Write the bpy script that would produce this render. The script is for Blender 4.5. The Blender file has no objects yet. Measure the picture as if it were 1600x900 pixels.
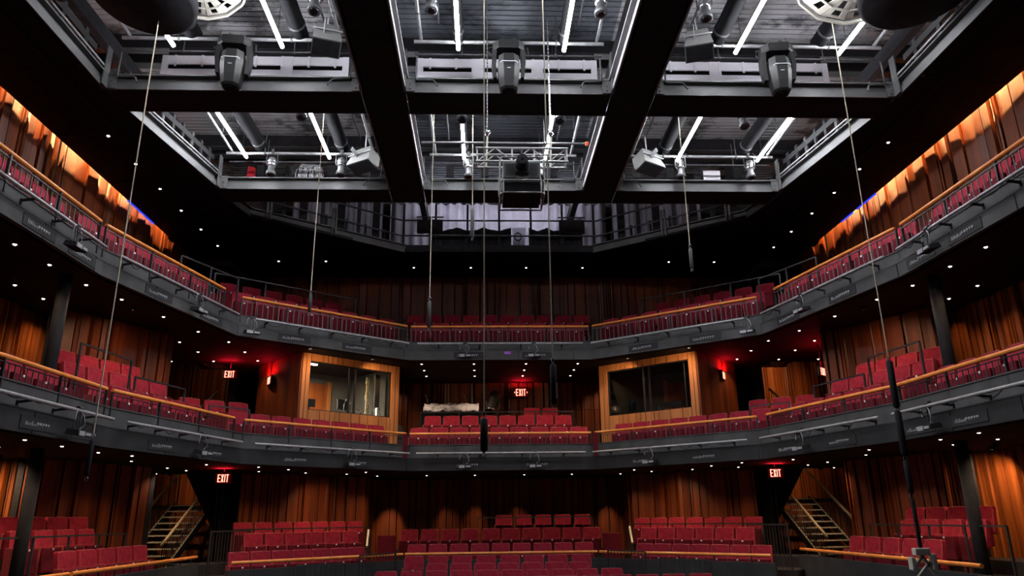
import bpy, bmesh, math, random
from mathutils import Vector, Matrix
random.seed(7)
S = bpy.context.scene
COL = S.collection
PI = math.pi

# ------------------------------------------------------------------ camera, world, exposure
cam_data = bpy.data.cameras.new('camera')
cam = bpy.data.objects.new('camera', cam_data)
COL.objects.link(cam)
cam_data.sensor_width = 36.0
cam_data.lens = 36.0 * 1145.0 / 1600.0
cam_data.clip_end = 200
R3 = Matrix(((0.999234624, -0.000499617, -0.0391141449),
             (-0.0374592547, -0.300257138, -0.953122476),
             (-0.0112681047, 0.953858166, -0.300046044)))
# columns of the matrix below are the camera's own axes in the hall
cam.matrix_world = Matrix.Translation((-0.45, 0.0, 1.6)) @ R3.to_4x4()
S.camera = cam
world = bpy.data.worlds.new('world')
S.world = world
world.use_nodes = True
bg = world.node_tree.nodes['Background']
bg.inputs[0].default_value = (0.5, 0.45, 0.55, 1)
bg.inputs[1].default_value = 0.03
S.view_settings.view_transform = 'Standard'
S.view_settings.look = 'None'
S.view_settings.gamma = 1.0
S.view_settings.use_curve_mapping = False
S.view_settings.exposure = 0.2
S.cycles.max_bounces = 6
S.cycles.use_denoising = True
S.cycles.sample_clamp_indirect = 3.0

TUBE_POWER = 125.0        # emission strength of the fluorescent tubes
DOWN_W = {2: 5.5, 1: 27.0, 0: 38.0}   # watts of one recessed downlight: top ceiling, under upper, under lower balcony
WASH_W = 55.0            # watts of one added wall washer


# ------------------------------------------------------------------ materials
def nmat(name):
    m = bpy.data.materials.new(name)
    m.use_nodes = True
    return m, m.node_tree.nodes, m.node_tree.links, m.node_tree.nodes['Principled BSDF']


def plain(name, col, rough=0.6, metal=0.0, var=0.25, scale=6.0, bump=0.0, spec=0.5):
    m, N, L, P = nmat(name)
    P.inputs['Roughness'].default_value = rough
    P.inputs['Metallic'].default_value = metal
    P.inputs['Specular IOR Level'].default_value = spec
    tc = N.new('ShaderNodeTexCoord')
    no = N.new('ShaderNodeTexNoise')
    no.inputs['Scale'].default_value = scale
    no.inputs['Detail'].default_value = 5
    L.new(tc.outputs['Object'], no.inputs['Vector'])
    r = N.new('ShaderNodeValToRGB')
    a, b = r.color_ramp.elements
    a.position, b.position = 0.3, 0.7
    a.color = tuple(c * (1 - var) for c in col) + (1,)
    b.color = tuple(min(1, c * (1 + var)) for c in col) + (1,)
    L.new(no.outputs['Fac'], r.inputs['Fac'])
    L.new(r.outputs['Color'], P.inputs['Base Color'])
    if bump:
        bn = N.new('ShaderNodeBump')
        bn.inputs['Strength'].default_value = bump
        n2 = N.new('ShaderNodeTexNoise')
        n2.inputs['Scale'].default_value = scale * 12
        L.new(tc.outputs['Object'], n2.inputs['Vector'])
        L.new(n2.outputs['Fac'], bn.inputs['Height'])
        L.new(bn.outputs['Normal'], P.inputs['Normal'])
    return m


def wood(name, dark, light, rough=0.45, sx=14.0, sz=0.5):
    m, N, L, P = nmat(name)
    P.inputs['Roughness'].default_value = rough
    tc = N.new('ShaderNodeTexCoord')
    mp = N.new('ShaderNodeMapping')
    mp.inputs['Scale'].default_value = (sx, sx, sz)
    no = N.new('ShaderNodeTexNoise')
    no.inputs['Scale'].default_value = 3.0
    no.inputs['Detail'].default_value = 8
    no.inputs['Roughness'].default_value = 0.65
    mp2 = N.new('ShaderNodeMapping')
    mp2.inputs['Scale'].default_value = (2.3, 2.3, 0.02)
    n2 = N.new('ShaderNodeTexNoise')
    n2.inputs['Scale'].default_value = 2.0
    n2.inputs['Detail'].default_value = 1
    ad = N.new('ShaderNodeMath')
    ad.operation = 'ADD'
    hf = N.new('ShaderNodeMath')
    hf.operation = 'MULTIPLY'
    hf.inputs[1].default_value = 0.5
    L.new(tc.outputs['Object'], mp.inputs['Vector'])
    L.new(tc.outputs['Object'], mp2.inputs['Vector'])
    L.new(mp.outputs['Vector'], no.inputs['Vector'])
    L.new(mp2.outputs['Vector'], n2.inputs['Vector'])
    L.new(no.outputs['Fac'], ad.inputs[0])
    L.new(n2.outputs['Fac'], ad.inputs[1])
    L.new(ad.outputs[0], hf.inputs[0])
    r = N.new('ShaderNodeValToRGB')
    a, b = r.color_ramp.elements
    a.position, b.position = 0.35, 0.65
    a.color = dark + (1,)
    b.color = light + (1,)
    L.new(hf.outputs[0], r.inputs['Fac'])
    L.new(r.outputs['Color'], P.inputs['Base Color'])
    return m


def emit(name, col, strength):
    m, N, L, P = nmat(name)
    P.inputs['Base Color'].default_value = (0, 0, 0, 1)
    P.inputs['Emission Color'].default_value = col + (1,)
    P.inputs['Emission Strength'].default_value = strength
    return m


def glass(name):
    m = bpy.data.materials.new(name)
    m.use_nodes = True
    N, L = m.node_tree.nodes, m.node_tree.links
    N.clear()
    o = N.new('ShaderNodeOutputMaterial')
    t = N.new('ShaderNodeBsdfTransparent')
    t.inputs[0].default_value = (0.82, 0.82, 0.8, 1)
    g = N.new('ShaderNodeBsdfGlossy')
    g.inputs['Roughness'].default_value = 0.06
    mx = N.new('ShaderNodeMixShader')
    fr = N.new('ShaderNodeFresnel')
    fr.inputs['IOR'].default_value = 1.35
    L.new(fr.outputs[0], mx.inputs[0])
    L.new(t.outputs[0], mx.inputs[1])
    L.new(g.outputs[0], mx.inputs[2])
    L.new(mx.outputs[0], o.inputs[0])
    return m


def deckmat(name, col, dark):
    """painted steel deck with worn dark overspray patches"""
    m, N, L, P = nmat(name)
    P.inputs['Roughness'].default_value = 0.75
    tc = N.new('ShaderNodeTexCoord')
    mp = N.new('ShaderNodeMapping')
    mp.inputs['Scale'].default_value = (0.8, 1.1, 1)
    no = N.new('ShaderNodeTexNoise')
    no.inputs['Scale'].default_value = 1.3
    no.inputs['Detail'].default_value = 9
    no.inputs['Roughness'].default_value = 0.7
    L.new(tc.outputs['Object'], mp.inputs['Vector'])
    L.new(mp.outputs['Vector'], no.inputs['Vector'])
    r = N.new('ShaderNodeValToRGB')
    a, b = r.color_ramp.elements
    a.position, b.position = 0.40, 0.50
    a.color = dark + (1,)
    b.color = col + (1,)
    L.new(no.outputs['Fac'], r.inputs['Fac'])
    L.new(r.outputs['Color'], P.inputs['Base Color'])
    return m


M = {
    'black': plain('matte_black_paint', (0.020, 0.019, 0.022), 0.85, spec=0.15),
    'soffit': plain('dark_soffit', (0.020, 0.015, 0.013), 0.85, spec=0.1),
    'ceil': plain('black_ceiling', (0.016, 0.015, 0.018), 0.9, spec=0.1),
    'steel': plain('grey_primed_steel', (0.062, 0.062, 0.063), 0.55, 0.1, 0.2, 3.0),
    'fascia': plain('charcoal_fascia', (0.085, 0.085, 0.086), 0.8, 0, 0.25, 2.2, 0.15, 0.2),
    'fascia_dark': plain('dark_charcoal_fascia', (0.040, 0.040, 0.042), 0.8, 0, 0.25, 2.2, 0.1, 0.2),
    'white': plain('white_steel_panel', (0.80, 0.77, 0.83), 0.6, 0, 0.06, 2.0),
    'deck': deckmat('worn_grey_deck', (0.25, 0.25, 0.262), (0.045, 0.046, 0.052)),
    'deck_blue': deckmat('dark_blue_grey_deck', (0.075, 0.082, 0.10), (0.02, 0.023, 0.03)),
    'pipe': plain('galvanised_pipe', (0.20, 0.20, 0.205), 0.45, 0.5, 0.2, 9),
    'pale_steel': plain('pale_painted_steel', (0.30, 0.30, 0.31), 0.6, 0, 0.12, 4),
    'proj': plain('projector_grey', (0.10, 0.105, 0.10), 0.5, 0, 0.08, 4),
    'head': plain('black_lamp_casing', (0.0085, 0.0085, 0.009), 0.55, 0, 0.1, 4, spec=0.3),
    'silver': deckmat('crumpled_silver_cover', (0.50, 0.50, 0.56), (0.10, 0.10, 0.12)),
    'bar': plain('grey_painted_bar', (0.15, 0.145, 0.14), 0.6, 0, 0.1, 5),
    'lpipe': plain('bright_steel_pipe', (0.42, 0.42, 0.43), 0.4, 0.3, 0.2, 9),
    'duct': plain('matte_black_duct', (0.007, 0.007, 0.008), 0.9, 0, 0.2, 4, spec=0.05),
    'dpipe': plain('black_pipe', (0.045, 0.045, 0.05), 0.45, 0.4, 0.2, 9),
    'wood': wood('dark_walnut_panel', (0.065, 0.012, 0.0025), (0.26, 0.054, 0.010)),
    'wood2': wood('amber_panel', (0.15, 0.032, 0.005), (0.42, 0.105, 0.018)),
    'wood_booth': wood('honey_panel', (0.32, 0.115, 0.032), (0.52, 0.205, 0.062)),
    'rail': wood('oiled_handrail', (0.78, 0.22, 0.04), (0.95, 0.34, 0.08), 0.35, 4, 4),
    'red': plain('crimson_velvet', (0.29, 0.013, 0.032), 0.85, 0, 0.28, 14, 0.15, 0.25),
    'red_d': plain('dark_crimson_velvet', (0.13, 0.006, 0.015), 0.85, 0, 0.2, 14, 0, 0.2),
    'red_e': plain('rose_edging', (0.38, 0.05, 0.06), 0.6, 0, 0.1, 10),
    'plate': plain('pale_number_plate', (0.8, 0.78, 0.75), 0.4, 0, 0.02),
    'chrome': plain('polished_aluminium', (0.75, 0.75, 0.77), 0.22, 0.95, 0.1, 10),
    'beige': plain('bare_wood_handrail', (0.55, 0.45, 0.30), 0.5, 0, 0.1),
    'cabinet': plain('warm_grey_cabinet', (0.15, 0.15, 0.145), 0.6, 0, 0.1, 4),
    'greybox': plain('light_grey_enamel', (0.40, 0.40, 0.42), 0.5, 0, 0.1, 4),
    'dgrey': plain('dark_grey_casing', (0.018, 0.0185, 0.020), 0.6, 0.0, 0.15, 5),
    'mgrey': plain('mid_grey_casing', (0.050, 0.051, 0.053), 0.6, 0.0, 0.15, 5),
    'rope': plain('hemp_rope', (0.55, 0.50, 0.38), 0.8, 0, 0.2, 40),
    'cream': plain('cream_composite', (0.60, 0.57, 0.50), 0.55, 0, 0.08, 6),
    'curtain': plain('lavender_curtain', (0.42, 0.39, 0.46), 0.9, 0, 0.15, 2),
    'plaster': plain('grey_booth_wall', (0.11, 0.10, 0.085), 0.9, 0, 0.15, 3),
    'floor': plain('black_floor', (0.018, 0.016, 0.016), 0.6, 0, 0.2, 4),
    'nosing': plain('pale_step_edge', (0.42, 0.38, 0.30), 0.5, 0, 0.1),
    'tag': plain('white_tag', (0.8, 0.8, 0.78), 0.5, 0, 0.03),
    'violet': plain('violet_tape', (0.45, 0.12, 0.65), 0.6, 0, 0.05),
    'yellow': plain('yellow_cable', (0.6, 0.42, 0.05), 0.5, 0, 0.05),
    'green': plain('leaf_green', (0.08, 0.22, 0.05), 0.6, 0, 0.2),
    'orange': plain('orange_cap', (0.8, 0.12, 0.03), 0.5, 0, 0.05),
    'redcloth': plain('red_cloth', (0.5, 0.01, 0.02), 0.7, 0, 0.1),
    'bluecloth': plain('blue_cable', (0.02, 0.05, 0.5), 0.6, 0, 0.1),
    'glass': glass('booth_glass'),
    'lens': plain('dark_lens', (0.01, 0.008, 0.012), 0.08, 0, 0.05),
    'tube_dim': emit('gallery_tube', (0.86, 0.88, 1.0), 30.0),
    'tube': emit('fluorescent_tube', (0.93, 0.95, 1.0), TUBE_POWER),
    'down': emit('downlight_lamp', (1.0, 0.84, 0.70), 7.0),
    'exit': emit('exit_letters', (1.0, 0.20, 0.14), 4.0),
    'exitbg': emit('exit_face', (0.6, 0.0, 0.0), 0.05),
    'blue': emit('blue_glow_strip', (0.02, 0.05, 1.0), 1.2),
    'cove': emit('warm_cove_strip', (1.0, 0.56, 0.22), 640.0),
    'booth_lamp': emit('booth_lamp', (1.0, 0.93, 0.8), 14.0),
    'led': emit('red_led', (1.0, 0.1, 0.03), 4.0),
}


# ------------------------------------------------------------------ mesh helpers
class MB:
    def __init__(self):
        self.v, self.f, self.mi, self.sm = [], [], [], []

    def add(self, vs, fs, mi=0, smooth=False):
        b = len(self.v)
        self.v += [tuple(p) for p in vs]
        for f in fs:
            self.f.append(tuple(b + i for i in f))
            self.mi.append(mi)
            self.sm.append(smooth)
        return self

    def box(self, x0, y0, z0, x1, y1, z1, mi=0):
        vs = [(x0, y0, z0), (x1, y0, z0), (x1, y1, z0), (x0, y1, z0), (x0, y0, z1), (x1, y0, z1), (x1, y1, z1), (x0, y1, z1)]
        return self.add(vs, [(0, 3, 2, 1), (4, 5, 6, 7), (0, 1, 5, 4), (1, 2, 6, 5), (2, 3, 7, 6), (3, 0, 4, 7)], mi)

    def rbox(self, x0, y0, z0, x1, y1, z1, r=0.02, mi=0):
        """box with chamfered edges"""
        bm = bmesh.new()
        bmesh.ops.create_cube(bm, size=1)
        for v in bm.verts:
            v.co = Vector(((x0 + x1) / 2 + v.co.x * (x1 - x0), (y0 + y1) / 2 + v.co.y * (y1 - y0), (z0 + z1) / 2 + v.co.z * (z1 - z0)))
        bmesh.ops.bevel(bm, geom=bm.edges[:], offset=r, segments=2, affect='EDGES', profile=0.6)
        bm.verts.index_update()
        self.add([v.co[:] for v in bm.verts], [[v.index for v in f.verts] for f in bm.faces], mi, False)
        bm.free()
        return self

    def bar(self, p, q, w, h, mi=0, up=(0, 0, 1)):
        """rectangular bar from p to q, w across, h along up"""
        p, q = Vector(p), Vector(q)
        d = (q - p).normalized()
        u = Vector(up)
        s = d.cross(u)
        if s.length < 1e-4:
            s = d.cross(Vector((1, 0, 0)))
        s.normalize()
        u = s.cross(d).normalized()
        vs = []
        for c in (p, q):
            for a, b in ((-1, -1), (1, -1), (1, 1), (-1, 1)):
                vs.append(c + s * (a * w / 2) + u * (b * h / 2))
        return self.add(vs, [(3, 2, 1, 0), (4, 5, 6, 7), (0, 1, 5, 4), (1, 2, 6, 5), (2, 3, 7, 6), (3, 0, 4, 7)], mi)

    def tube(self, pts, r, n=8, mi=0, smooth=True):
        pts = [Vector(p) for p in pts]
        rings = []
        for i, c in enumerate(pts):
            d = (pts[min(i + 1, len(pts) - 1)] - pts[max(i - 1, 0)]).normalized()
            a = Vector((0, 0, 1)) if abs(d.z) < 0.9 else Vector((1, 0, 0))
            s = d.cross(a).normalized()
            u = s.cross(d)
            rr = r[i] if isinstance(r, (list, tuple)) else r
            rings.append([c + (s * math.cos(2 * PI * k / n) + u * math.sin(2 * PI * k / n)) * rr for k in range(n)])
        vs = [v for ring in rings for v in ring]
        fs = []
        for i in range(len(rings) - 1):
            for k in range(n):
                a, b = i * n + k, i * n + (k + 1) % n
                fs.append((a, b, b + n, a + n))
        self.add(vs, fs, mi, smooth)
        self.add(rings[0] + rings[-1], [tuple(range(n))[::-1], tuple(range(n, 2 * n))], mi, False)
        return self

    def lathe(self, prof, c=(0, 0, 0), axis=(0, 0, 1), n=20, mi=0, smooth=True, flat=False):
        """prof: list of (radius, height along the axis)"""
        ax = Vector(axis).normalized()
        a = Vector((0, 0, 1)) if abs(ax.z) < 0.9 else Vector((1, 0, 0))
        s = ax.cross(a).normalized()
        u = ax.cross(s)
        c = Vector(c)
        vs, fs = [], []
        for r, h in prof:
            for k in range(n):
                t = 2 * PI * k / n
                vs.append(c + ax * h + (s * math.cos(t) + u * math.sin(t)) * max(r, 1e-4))
        for i in range(len(prof) - 1):
            for k in range(n):
                a0, b0 = i * n + k, i * n + (k + 1) % n
                fs.append((a0, b0, b0 + n, a0 + n))
        fs.append(tuple(range(n))[::-1])
        fs.append(tuple((len(prof) - 1) * n + k for k in range(n)))
        return self.add(vs, fs, mi, smooth)

    def prism(self, poly, z0, z1, mi=0):
        n = len(poly)
        vs = [(x, y, z0) for x, y in poly] + [(x, y, z1) for x, y in poly]
        fs = [tuple(range(n))[::-1], tuple(range(n, 2 * n))]
        fs += [(i, (i + 1) % n, n + (i + 1) % n, n + i) for i in range(n)]
        return self.add(vs, fs, mi)

    def loft(self, rings, mi=0, smooth=False):
        n = len(rings[0])
        vs = [p for r in rings for p in r]
        fs = [tuple(range(n))[::-1], tuple((len(rings) - 1) * n + k for k in range(n))]
        for i in range(len(rings) - 1):
            for k in range(n):
                a, b = i * n + k, i * n + (k + 1) % n
                fs.append((a, b, b + n, a + n))
        return self.add(vs, fs, mi, smooth)

    def xf(self, mat):
        self.v = [tuple(mat @ Vector(p)) for p in self.v]
        return self

    def build(self, name, mats, parent=None, loc=None):
        me = bpy.data.meshes.new(name)
        me.from_pydata(self.v, [], self.f)
        for m in (mats if isinstance(mats, (list, tuple)) else [mats]):
            me.materials.append(M[m] if isinstance(m, str) else m)
        me.polygons.foreach_set('material_index', self.mi)
        me.polygons.foreach_set('use_smooth', self.sm)
        bm = bmesh.new()
        bm.from_mesh(me)
        bmesh.ops.recalc_face_normals(bm, faces=bm.faces)
        bm.to_mesh(me)
        bm.free()
        o = bpy.data.objects.new(name, me)
        COL.objects.link(o)
        if parent is not None:
            o.parent = parent
        if loc is not None:
            o.location = loc
        return o


def thing(name, label, cat, loc=(0, 0, 0), rz=0.0, group=None):
    o = bpy.data.objects.new(name, None)
    COL.objects.link(o)
    o.empty_display_size = 0.1
    o.location = loc
    o.rotation_euler = (0, 0, rz)
    return tag(o, label, cat, group)


def tag(o, label, cat, group=None):
    o['label'] = label
    o['category'] = cat
    if group:
        o['group'] = group
    return o


def struct(o):
    o['kind'] = 'structure'
    return o


def copy_tree(o, parent=None, loc=None, rz=None, label=None, group=None):
    c = o.copy()
    COL.objects.link(c)
    if parent is not None:
        c.parent = parent
    if loc is not None:
        c.location = loc
    if rz is not None:
        c.rotation_euler = (0, 0, rz)
    if label:
        c['label'] = label
    if group:
        c['group'] = group
    for ch in list(o.children):
        copy_tree(ch, c)
    return c


ORD = ['first', 'second', 'third', 'fourth', 'fifth', 'sixth', 'seventh', 'eighth', 'ninth', 'tenth', 'eleventh', 'twelfth',
       'thirteenth', 'fourteenth', 'fifteenth', 'sixteenth', 'seventeenth', 'eighteenth', 'nineteenth', 'twentieth']
SIDE = {-1: 'left', 1: 'right'}


def ORDN(k):
    return ORD[k] if k < 20 else 'twenty-' + ORD[k - 20]



def mir(pts, s):
    return [(p[0] * s,) + tuple(p[1:]) for p in pts]


# ------------------------------------------------------------------ levels and plan (right half, mirrored for the left)
Z1, Z2, ZC = 2.76, 5.58, 8.70            # undersides of lower balcony, upper balcony and ceiling
F1, F2 = 3.02, 5.90                      # their floors
P1 = [(6.85, 3.0), (6.55, 12.2), (5.62, 16.0), (2.37, 19.0)]     # lower balcony front edge
P2 = [(7.05, 3.0), (6.95, 11.93), (6.02, 16.25), (2.42, 19.0)]   # upper balcony front edge
PP = [(6.75, 3.0), (6.75, 17.6)]

# ------------------------------------------------------------------ floors and slabs
struct(MB().prism([(-11.5, -3), (11.5, -3), (11.5, 27), (-11.5, 27)], -0.75, -0.55).build('floor', 'floor'))
# parterre floor behind the curved front
par = [(-6.75, 3), (-6.75, 17.5), (-5.9, 17.5), (-5.62, 16.0), (-2.37, 19.0), (2.37, 19.0), (5.62, 16.0), (5.9, 17.5), (6.75, 17.5), (6.75, 3),
       (11.4, 3), (11.4, 26.5), (-11.4, 26.5), (-11.4, 3)]
struct(MB().prism(par, -0.54, 0.07).build('parterre_floor', 'floor'))


def slab(name, P, z0, z1, hx):
    pts = [(-x, y) for x, y in P] + [(x, y) for x, y in reversed(P)]
    pts += [(11.4, 3), (11.4, 19.3), (hx, 19.3), (hx, 26.5), (-hx, 26.5), (-hx, 19.3), (-11.4, 19.3), (-11.4, 3)]
    return struct(MB().prism(pts, z0, z1).build(name, ['soffit']))


slab('balcony_floor', P1, Z1, F1, 7.35)
slab('balcony_floor', P2, Z2, F2, 7.35)
for s in (-1, 1):
    struct(MB().box(min(s * 7.35, s * 11.4), 19.3, 8.3, max(s * 7.35, s * 11.4), 26.5, 8.5).build('ceiling_stairwell', 'soffit'))
# ceiling around the rigging grid
OP = [(6.95, 2.0), (6.95, 11.2), (6.85, 11.95), (6.35, 15.9), (6.12, 16.7), (2.62, 19.25)]
ring = [(-x, y) for x, y in OP] + [(x, y) for x, y in reversed(OP)]
ring += [(8.64, 2.0), (8.64, 22.0), (-8.64, 22.0), (-8.64, 2.0)]
struct(MB().prism(ring, ZC, ZC + 0.06).build('ceiling', 'ceil'))
mb = MB()
for s in (-1, 1):
    for k in range(8):
        y = 4.2 + k * 2.1
        mb.bar((s * 7.0, y, ZC - 0.012), (s * 8.6, y + 0.25, ZC - 0.012), 0.035, 0.024)
    mb.bar((s * 7.55, 3, ZC - 0.02), (s * 7.3, 17.5, ZC - 0.02), 0.05, 0.04)
struct(mb.build('trim_1', 'black'))

# ------------------------------------------------------------------ slatted timber walls


def slat_wall(name, p, q, z0, z1, material='wood', seed=1, wmin=0.07, wmax=0.34, gap=0.03, back=0.12, facing=None, seams=()):
    """timber boards of uneven width and depth standing side by side from p to q"""
    rnd = random.Random(seed)
    p, q = Vector((p[0], p[1], 0)), Vector((q[0], q[1], 0))
    d = q - p
    ln = d.length
    d.normalize()
    n = Vector((-d.y, d.x, 0))
    c = Vector((-0.45, 8, 0))
    if (c - p).dot(n) < 0:
        n = -n
    m = MB()
    a, b = p - n * back, q - n * back
    m.bar((a.x, a.y, (z0 + z1) / 2), (b.x, b.y, (z0 + z1) / 2), 0.10, z1 - z0, 1)
    t = 0.0
    while t < ln - 0.02:
        w = min(rnd.choice([wmin, wmin * 1.6, (wmin + wmax) / 2, wmax]) * rnd.uniform(0.9, 1.1), ln - t)
        dep = rnd.choice([0.0, 0.0, 0.02, 0.045, 0.065])
        tw = rnd.uniform(-0.012, 0.012)
        g = gap * rnd.choice([0.4, 0.6, 1.0, 1.6])
        a = p + d * (t + g / 2) + n * (dep + tw - 0.035)
        b = p + d * (t + w - g / 2) + n * (dep - tw - 0.035)
        if (b - a).dot(d) > 0.01:
            e = 0.006
            for zz0, zz1 in zip([z0] + list(seams), list(seams) + [z1]):
                m.bar((a.x, a.y, (zz0 + zz1) / 2), (b.x, b.y, (zz0 + zz1) / 2), 0.07, zz1 - zz0 - 0.008, 0)
        t += w
    return struct(m.build(name, [material, 'black']))


ZF = 0.05
# parterre
slat_wall('wall_back', (-4.3, 23.0), (4.3, 23.0), ZF, Z1, seed=3, wmax=0.36, gap=0.03)
for s in (-1, 1):
    sd = SIDE[s]
    slat_wall('wall_%s' % sd, (s * 6.55, 19.3), (s * 3.75, 21.5), ZF, Z1, seed=5 + s, wmax=0.33)
    slat_wall('wall_%s' % sd, (s * 3.75, 21.6), (s * 3.75, 23.0), ZF, Z1, seed=9 + s)
    # angled blocks beside the side boxes, two storeys
    slat_wall('wall_%s' % sd, (s * 8.72, 14.1), (s * 7.73, 16.75), ZF, Z1, seed=15 + s, wmax=0.26)
    slat_wall('wall_%s' % sd, (s * 7.78, 16.8), (s * 9.9, 19.3), ZF, Z1, seed=16 + s, wmax=0.3)
    slat_wall('wall_%s' % sd, (s * 8.72, 14.05), (s * 9.4, 15.2), ZF, Z1, seed=17 + s, wmax=0.24)
    slat_wall('wall_%s' % sd, (s * 9.4, 3.0), (s * 9.4, 15.2), ZF, Z1, material='wood2', seed=18 + s, wmax=0.16, wmin=0.05)
    slat_wall('wall_%s' % sd, (s * 8.60, 13.95), (s * 7.33, 16.2), F1, Z2, material='wood', seed=25 + s, wmax=0.30, gap=0.03)
    slat_wall('wall_%s' % sd, (s * 7.36, 16.25), (s * 9.6, 19.3), F1, Z2, seed=26 + s)
    slat_wall('wall_%s' % sd, (s * 8.60, 13.95), (s * 9.3, 15.1), F1, Z2, seed=27 + s)
    slat_wall('wall_%s' % sd, (s * 9.3, 3.0), (s * 9.3, 15.1), F1, Z2, material='wood2', seed=28 + s, wmax=0.17, wmin=0.05)
    # upper balcony
    slat_wall('wall_%s' % sd, (s * 8.75, 2.5), (s * 8.75, 18.3), F2, 9.6, material='wood', seed=35 + s, wmax=0.36, gap=0.045)
    slat_wall('wall_%s' % sd, (s * 8.75, 18.3), (s * 8.4, 21.5), F2, ZC, seed=36 + s)
    # stairwells: outer, back and inner walls running up past the balcony
    slat_wall('wall_%s' % sd, (s * 7.4, 26.0), (s * 10.9, 26.0), ZF, 8.3, material='wood2', seed=45 + s, wmax=0.15, wmin=0.05)
    slat_wall('wall_%s' % sd, (s * 10.9, 19.4), (s * 10.9, 26.0), ZF, 8.3, material='wood2', seed=46 + s, wmax=0.2)
    struct(MB().box(min(s * 7.35, s * 7.25), 20.0, ZF, max(s * 7.35, s * 7.25), 26.0, 8.3).build('wall_%s' % sd, 'black'))
    struct(MB().box(min(s * 6.45, s * 7.3), 20.0, ZF, max(s * 6.45, s * 7.3), 20.1, Z1).build('wall_%s' % sd, 'black'))
slat_wall('wall_back', (-4.4, 22.4), (4.4, 22.4), F1, Z2, seed=53, wmax=0.3, gap=0.03, seams=(3.9, 4.75))
slat_wall('wall_back', (-8.75, 21.5), (8.75, 21.5), F2, ZC, seed=63, wmax=0.4, gap=0.03)
for s in (-1, 1):
    struct(MB().box(min(s * 4.4, s * 7.3), 22.3, F1, max(s * 4.4, s * 7.3), 22.4, Z2).build('wall_%s' % SIDE[s], 'black'))
# outer dark shell
mb = MB()
mb.box(-11.5, 26.5, -0.6, 11.5, 26.7, 12.5)
struct(mb.build('wall_outer', 'black'))
for s in (-1, 1):
    struct(MB().box(min(s * 11.4, s * 11.6), -3, -0.6, max(s * 11.4, s * 11.6), 26.7, 12.5).build('wall_outer', 'black'))
# technical void above the ceiling
for s in (-1, 1):
    struct(MB().box(min(s * 8.9, s * 8.8), 0, ZC + 0.5, max(s * 8.9, s * 8.8), 22, 11.3).build('wall_void', 'black'))
struct(MB().box(-8.9, 22.0, ZC + 0.06, 8.9, 22.1, 11.3).build('wall_void', 'black'))

# ------------------------------------------------------------------ balcony fronts
tn = [2]


def seg_pts(P, s):
    return mir(P, s)


def fascia(P, ztop, zmid, zbot, m_hi, m_lo):
    full = [(-x, y) for x, y in P] + [(x, y) for x, y in reversed(P)]
    for (a, b) in zip(full[:-1], full[1:]):
        a, b = Vector((a[0], a[1], 0)), Vector((b[0], b[1], 0))
        d = (b - a).normalized()
        n = Vector((-d.y, d.x, 0))
        if (Vector((0, 8, 0)) - a).dot(n) < 0:
            n = -n
        m = MB()

        def pl(off, z0, z1, th, mi):
            A, B = a + n * off - d * 0.03, b + n * off + d * 0.03
            m.bar((A.x, A.y, (z0 + z1) / 2), (B.x, B.y, (z0 + z1) / 2), th, z1 - z0, mi)
        pl(-0.03, zmid, ztop, 0.08, 0)
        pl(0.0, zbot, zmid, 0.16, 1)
        pl(0.035, zmid, zmid + 0.02, 0.10, 1)
        pl(-0.03, ztop, ztop + 0.02, 0.11, 0)
        # shallow seams
        ln = (b - a).length
        k = 1.45
        while k < ln:
            c = a + d * k
            A, B = c + n * 0.085 - d * 0.006, c + n * 0.085 + d * 0.006
            m.bar((A.x, A.y, (zbot + zmid) / 2), (B.x, B.y, (zbot + zmid) / 2), 0.006, zmid - zbot, 2)
            k += 1.45
        struct(m.build('trim_%d' % tn[0], [m_hi, m_lo, 'black']))
        tn[0] += 1


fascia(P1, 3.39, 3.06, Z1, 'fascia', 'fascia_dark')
fascia(P2, 6.06, 5.82, Z2, 'fascia', 'fascia')


def railing(a, b, zr, zb, zt, name, label, group, step=0.125, posts=1.15, rail_mat='rail', hr=0.034, over=0.0):
    """wooden handrail over a steel frame with upright bars; a, b plan points"""
    a3, b3 = Vector((a[0], a[1], 0)), Vector((b[0], b[1], 0))
    d = (b3 - a3)
    ln = d.length
    d.normalize()
    ang = math.atan2(d.y, d.x)
    t = thing(name, label, 'railing', (a3.x, a3.y, zb), ang, group)
    zr, zt = zr - zb, zt - zb
    MB().tube([(-over, 0, zr), (ln + over, 0, zr)], hr, 10).build('handrail', rail_mat, t)
    fr = MB()
    fr.bar((0, 0, zt), (ln, 0, zt), 0.03, 0.012)
    fr.bar((0, 0, 0.035), (ln, 0, 0.035), 0.03, 0.012)
    fr.build('frame', 'bar' if zr + zb > 5 else 'dpipe', t)
    npst = max(1, round(ln / posts))
    pm = None
    for i in range(npst + 1):
        x = ln * i / npst
        if pm is None:
            pm = MB().box(-0.014, -0.03, -0.12, 0.014, 0.012, zr - 0.02).build('post', 'dpipe', t, (x, 0, 0))
        else:
            c = pm.copy()
            COL.objects.link(c)
            c.location = (x, 0, 0)
    nb = int(ln / step)
    bmesh_o = None
    for i in range(1, nb):
        x = ln * i / nb
        if min(abs(x - ln * k / npst) for k in range(npst + 1)) < 0.04:
            continue
        if bmesh_o is None:
            bmesh_o = MB().box(-0.006, -0.006, 0.035, 0.006, 0.006, zt).build('baluster', 'bar' if zr + zb > 5 else 'mgrey', t, (x, 0, 0))
        else:
            c = bmesh_o.copy()
            COL.objects.link(c)
            c.location = (x, 0, 0)
    return t


def lerp(a, b, t):
    return (a[0] + (b[0] - a[0]) * t, a[1] + (b[1] - a[1]) * t)


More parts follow.
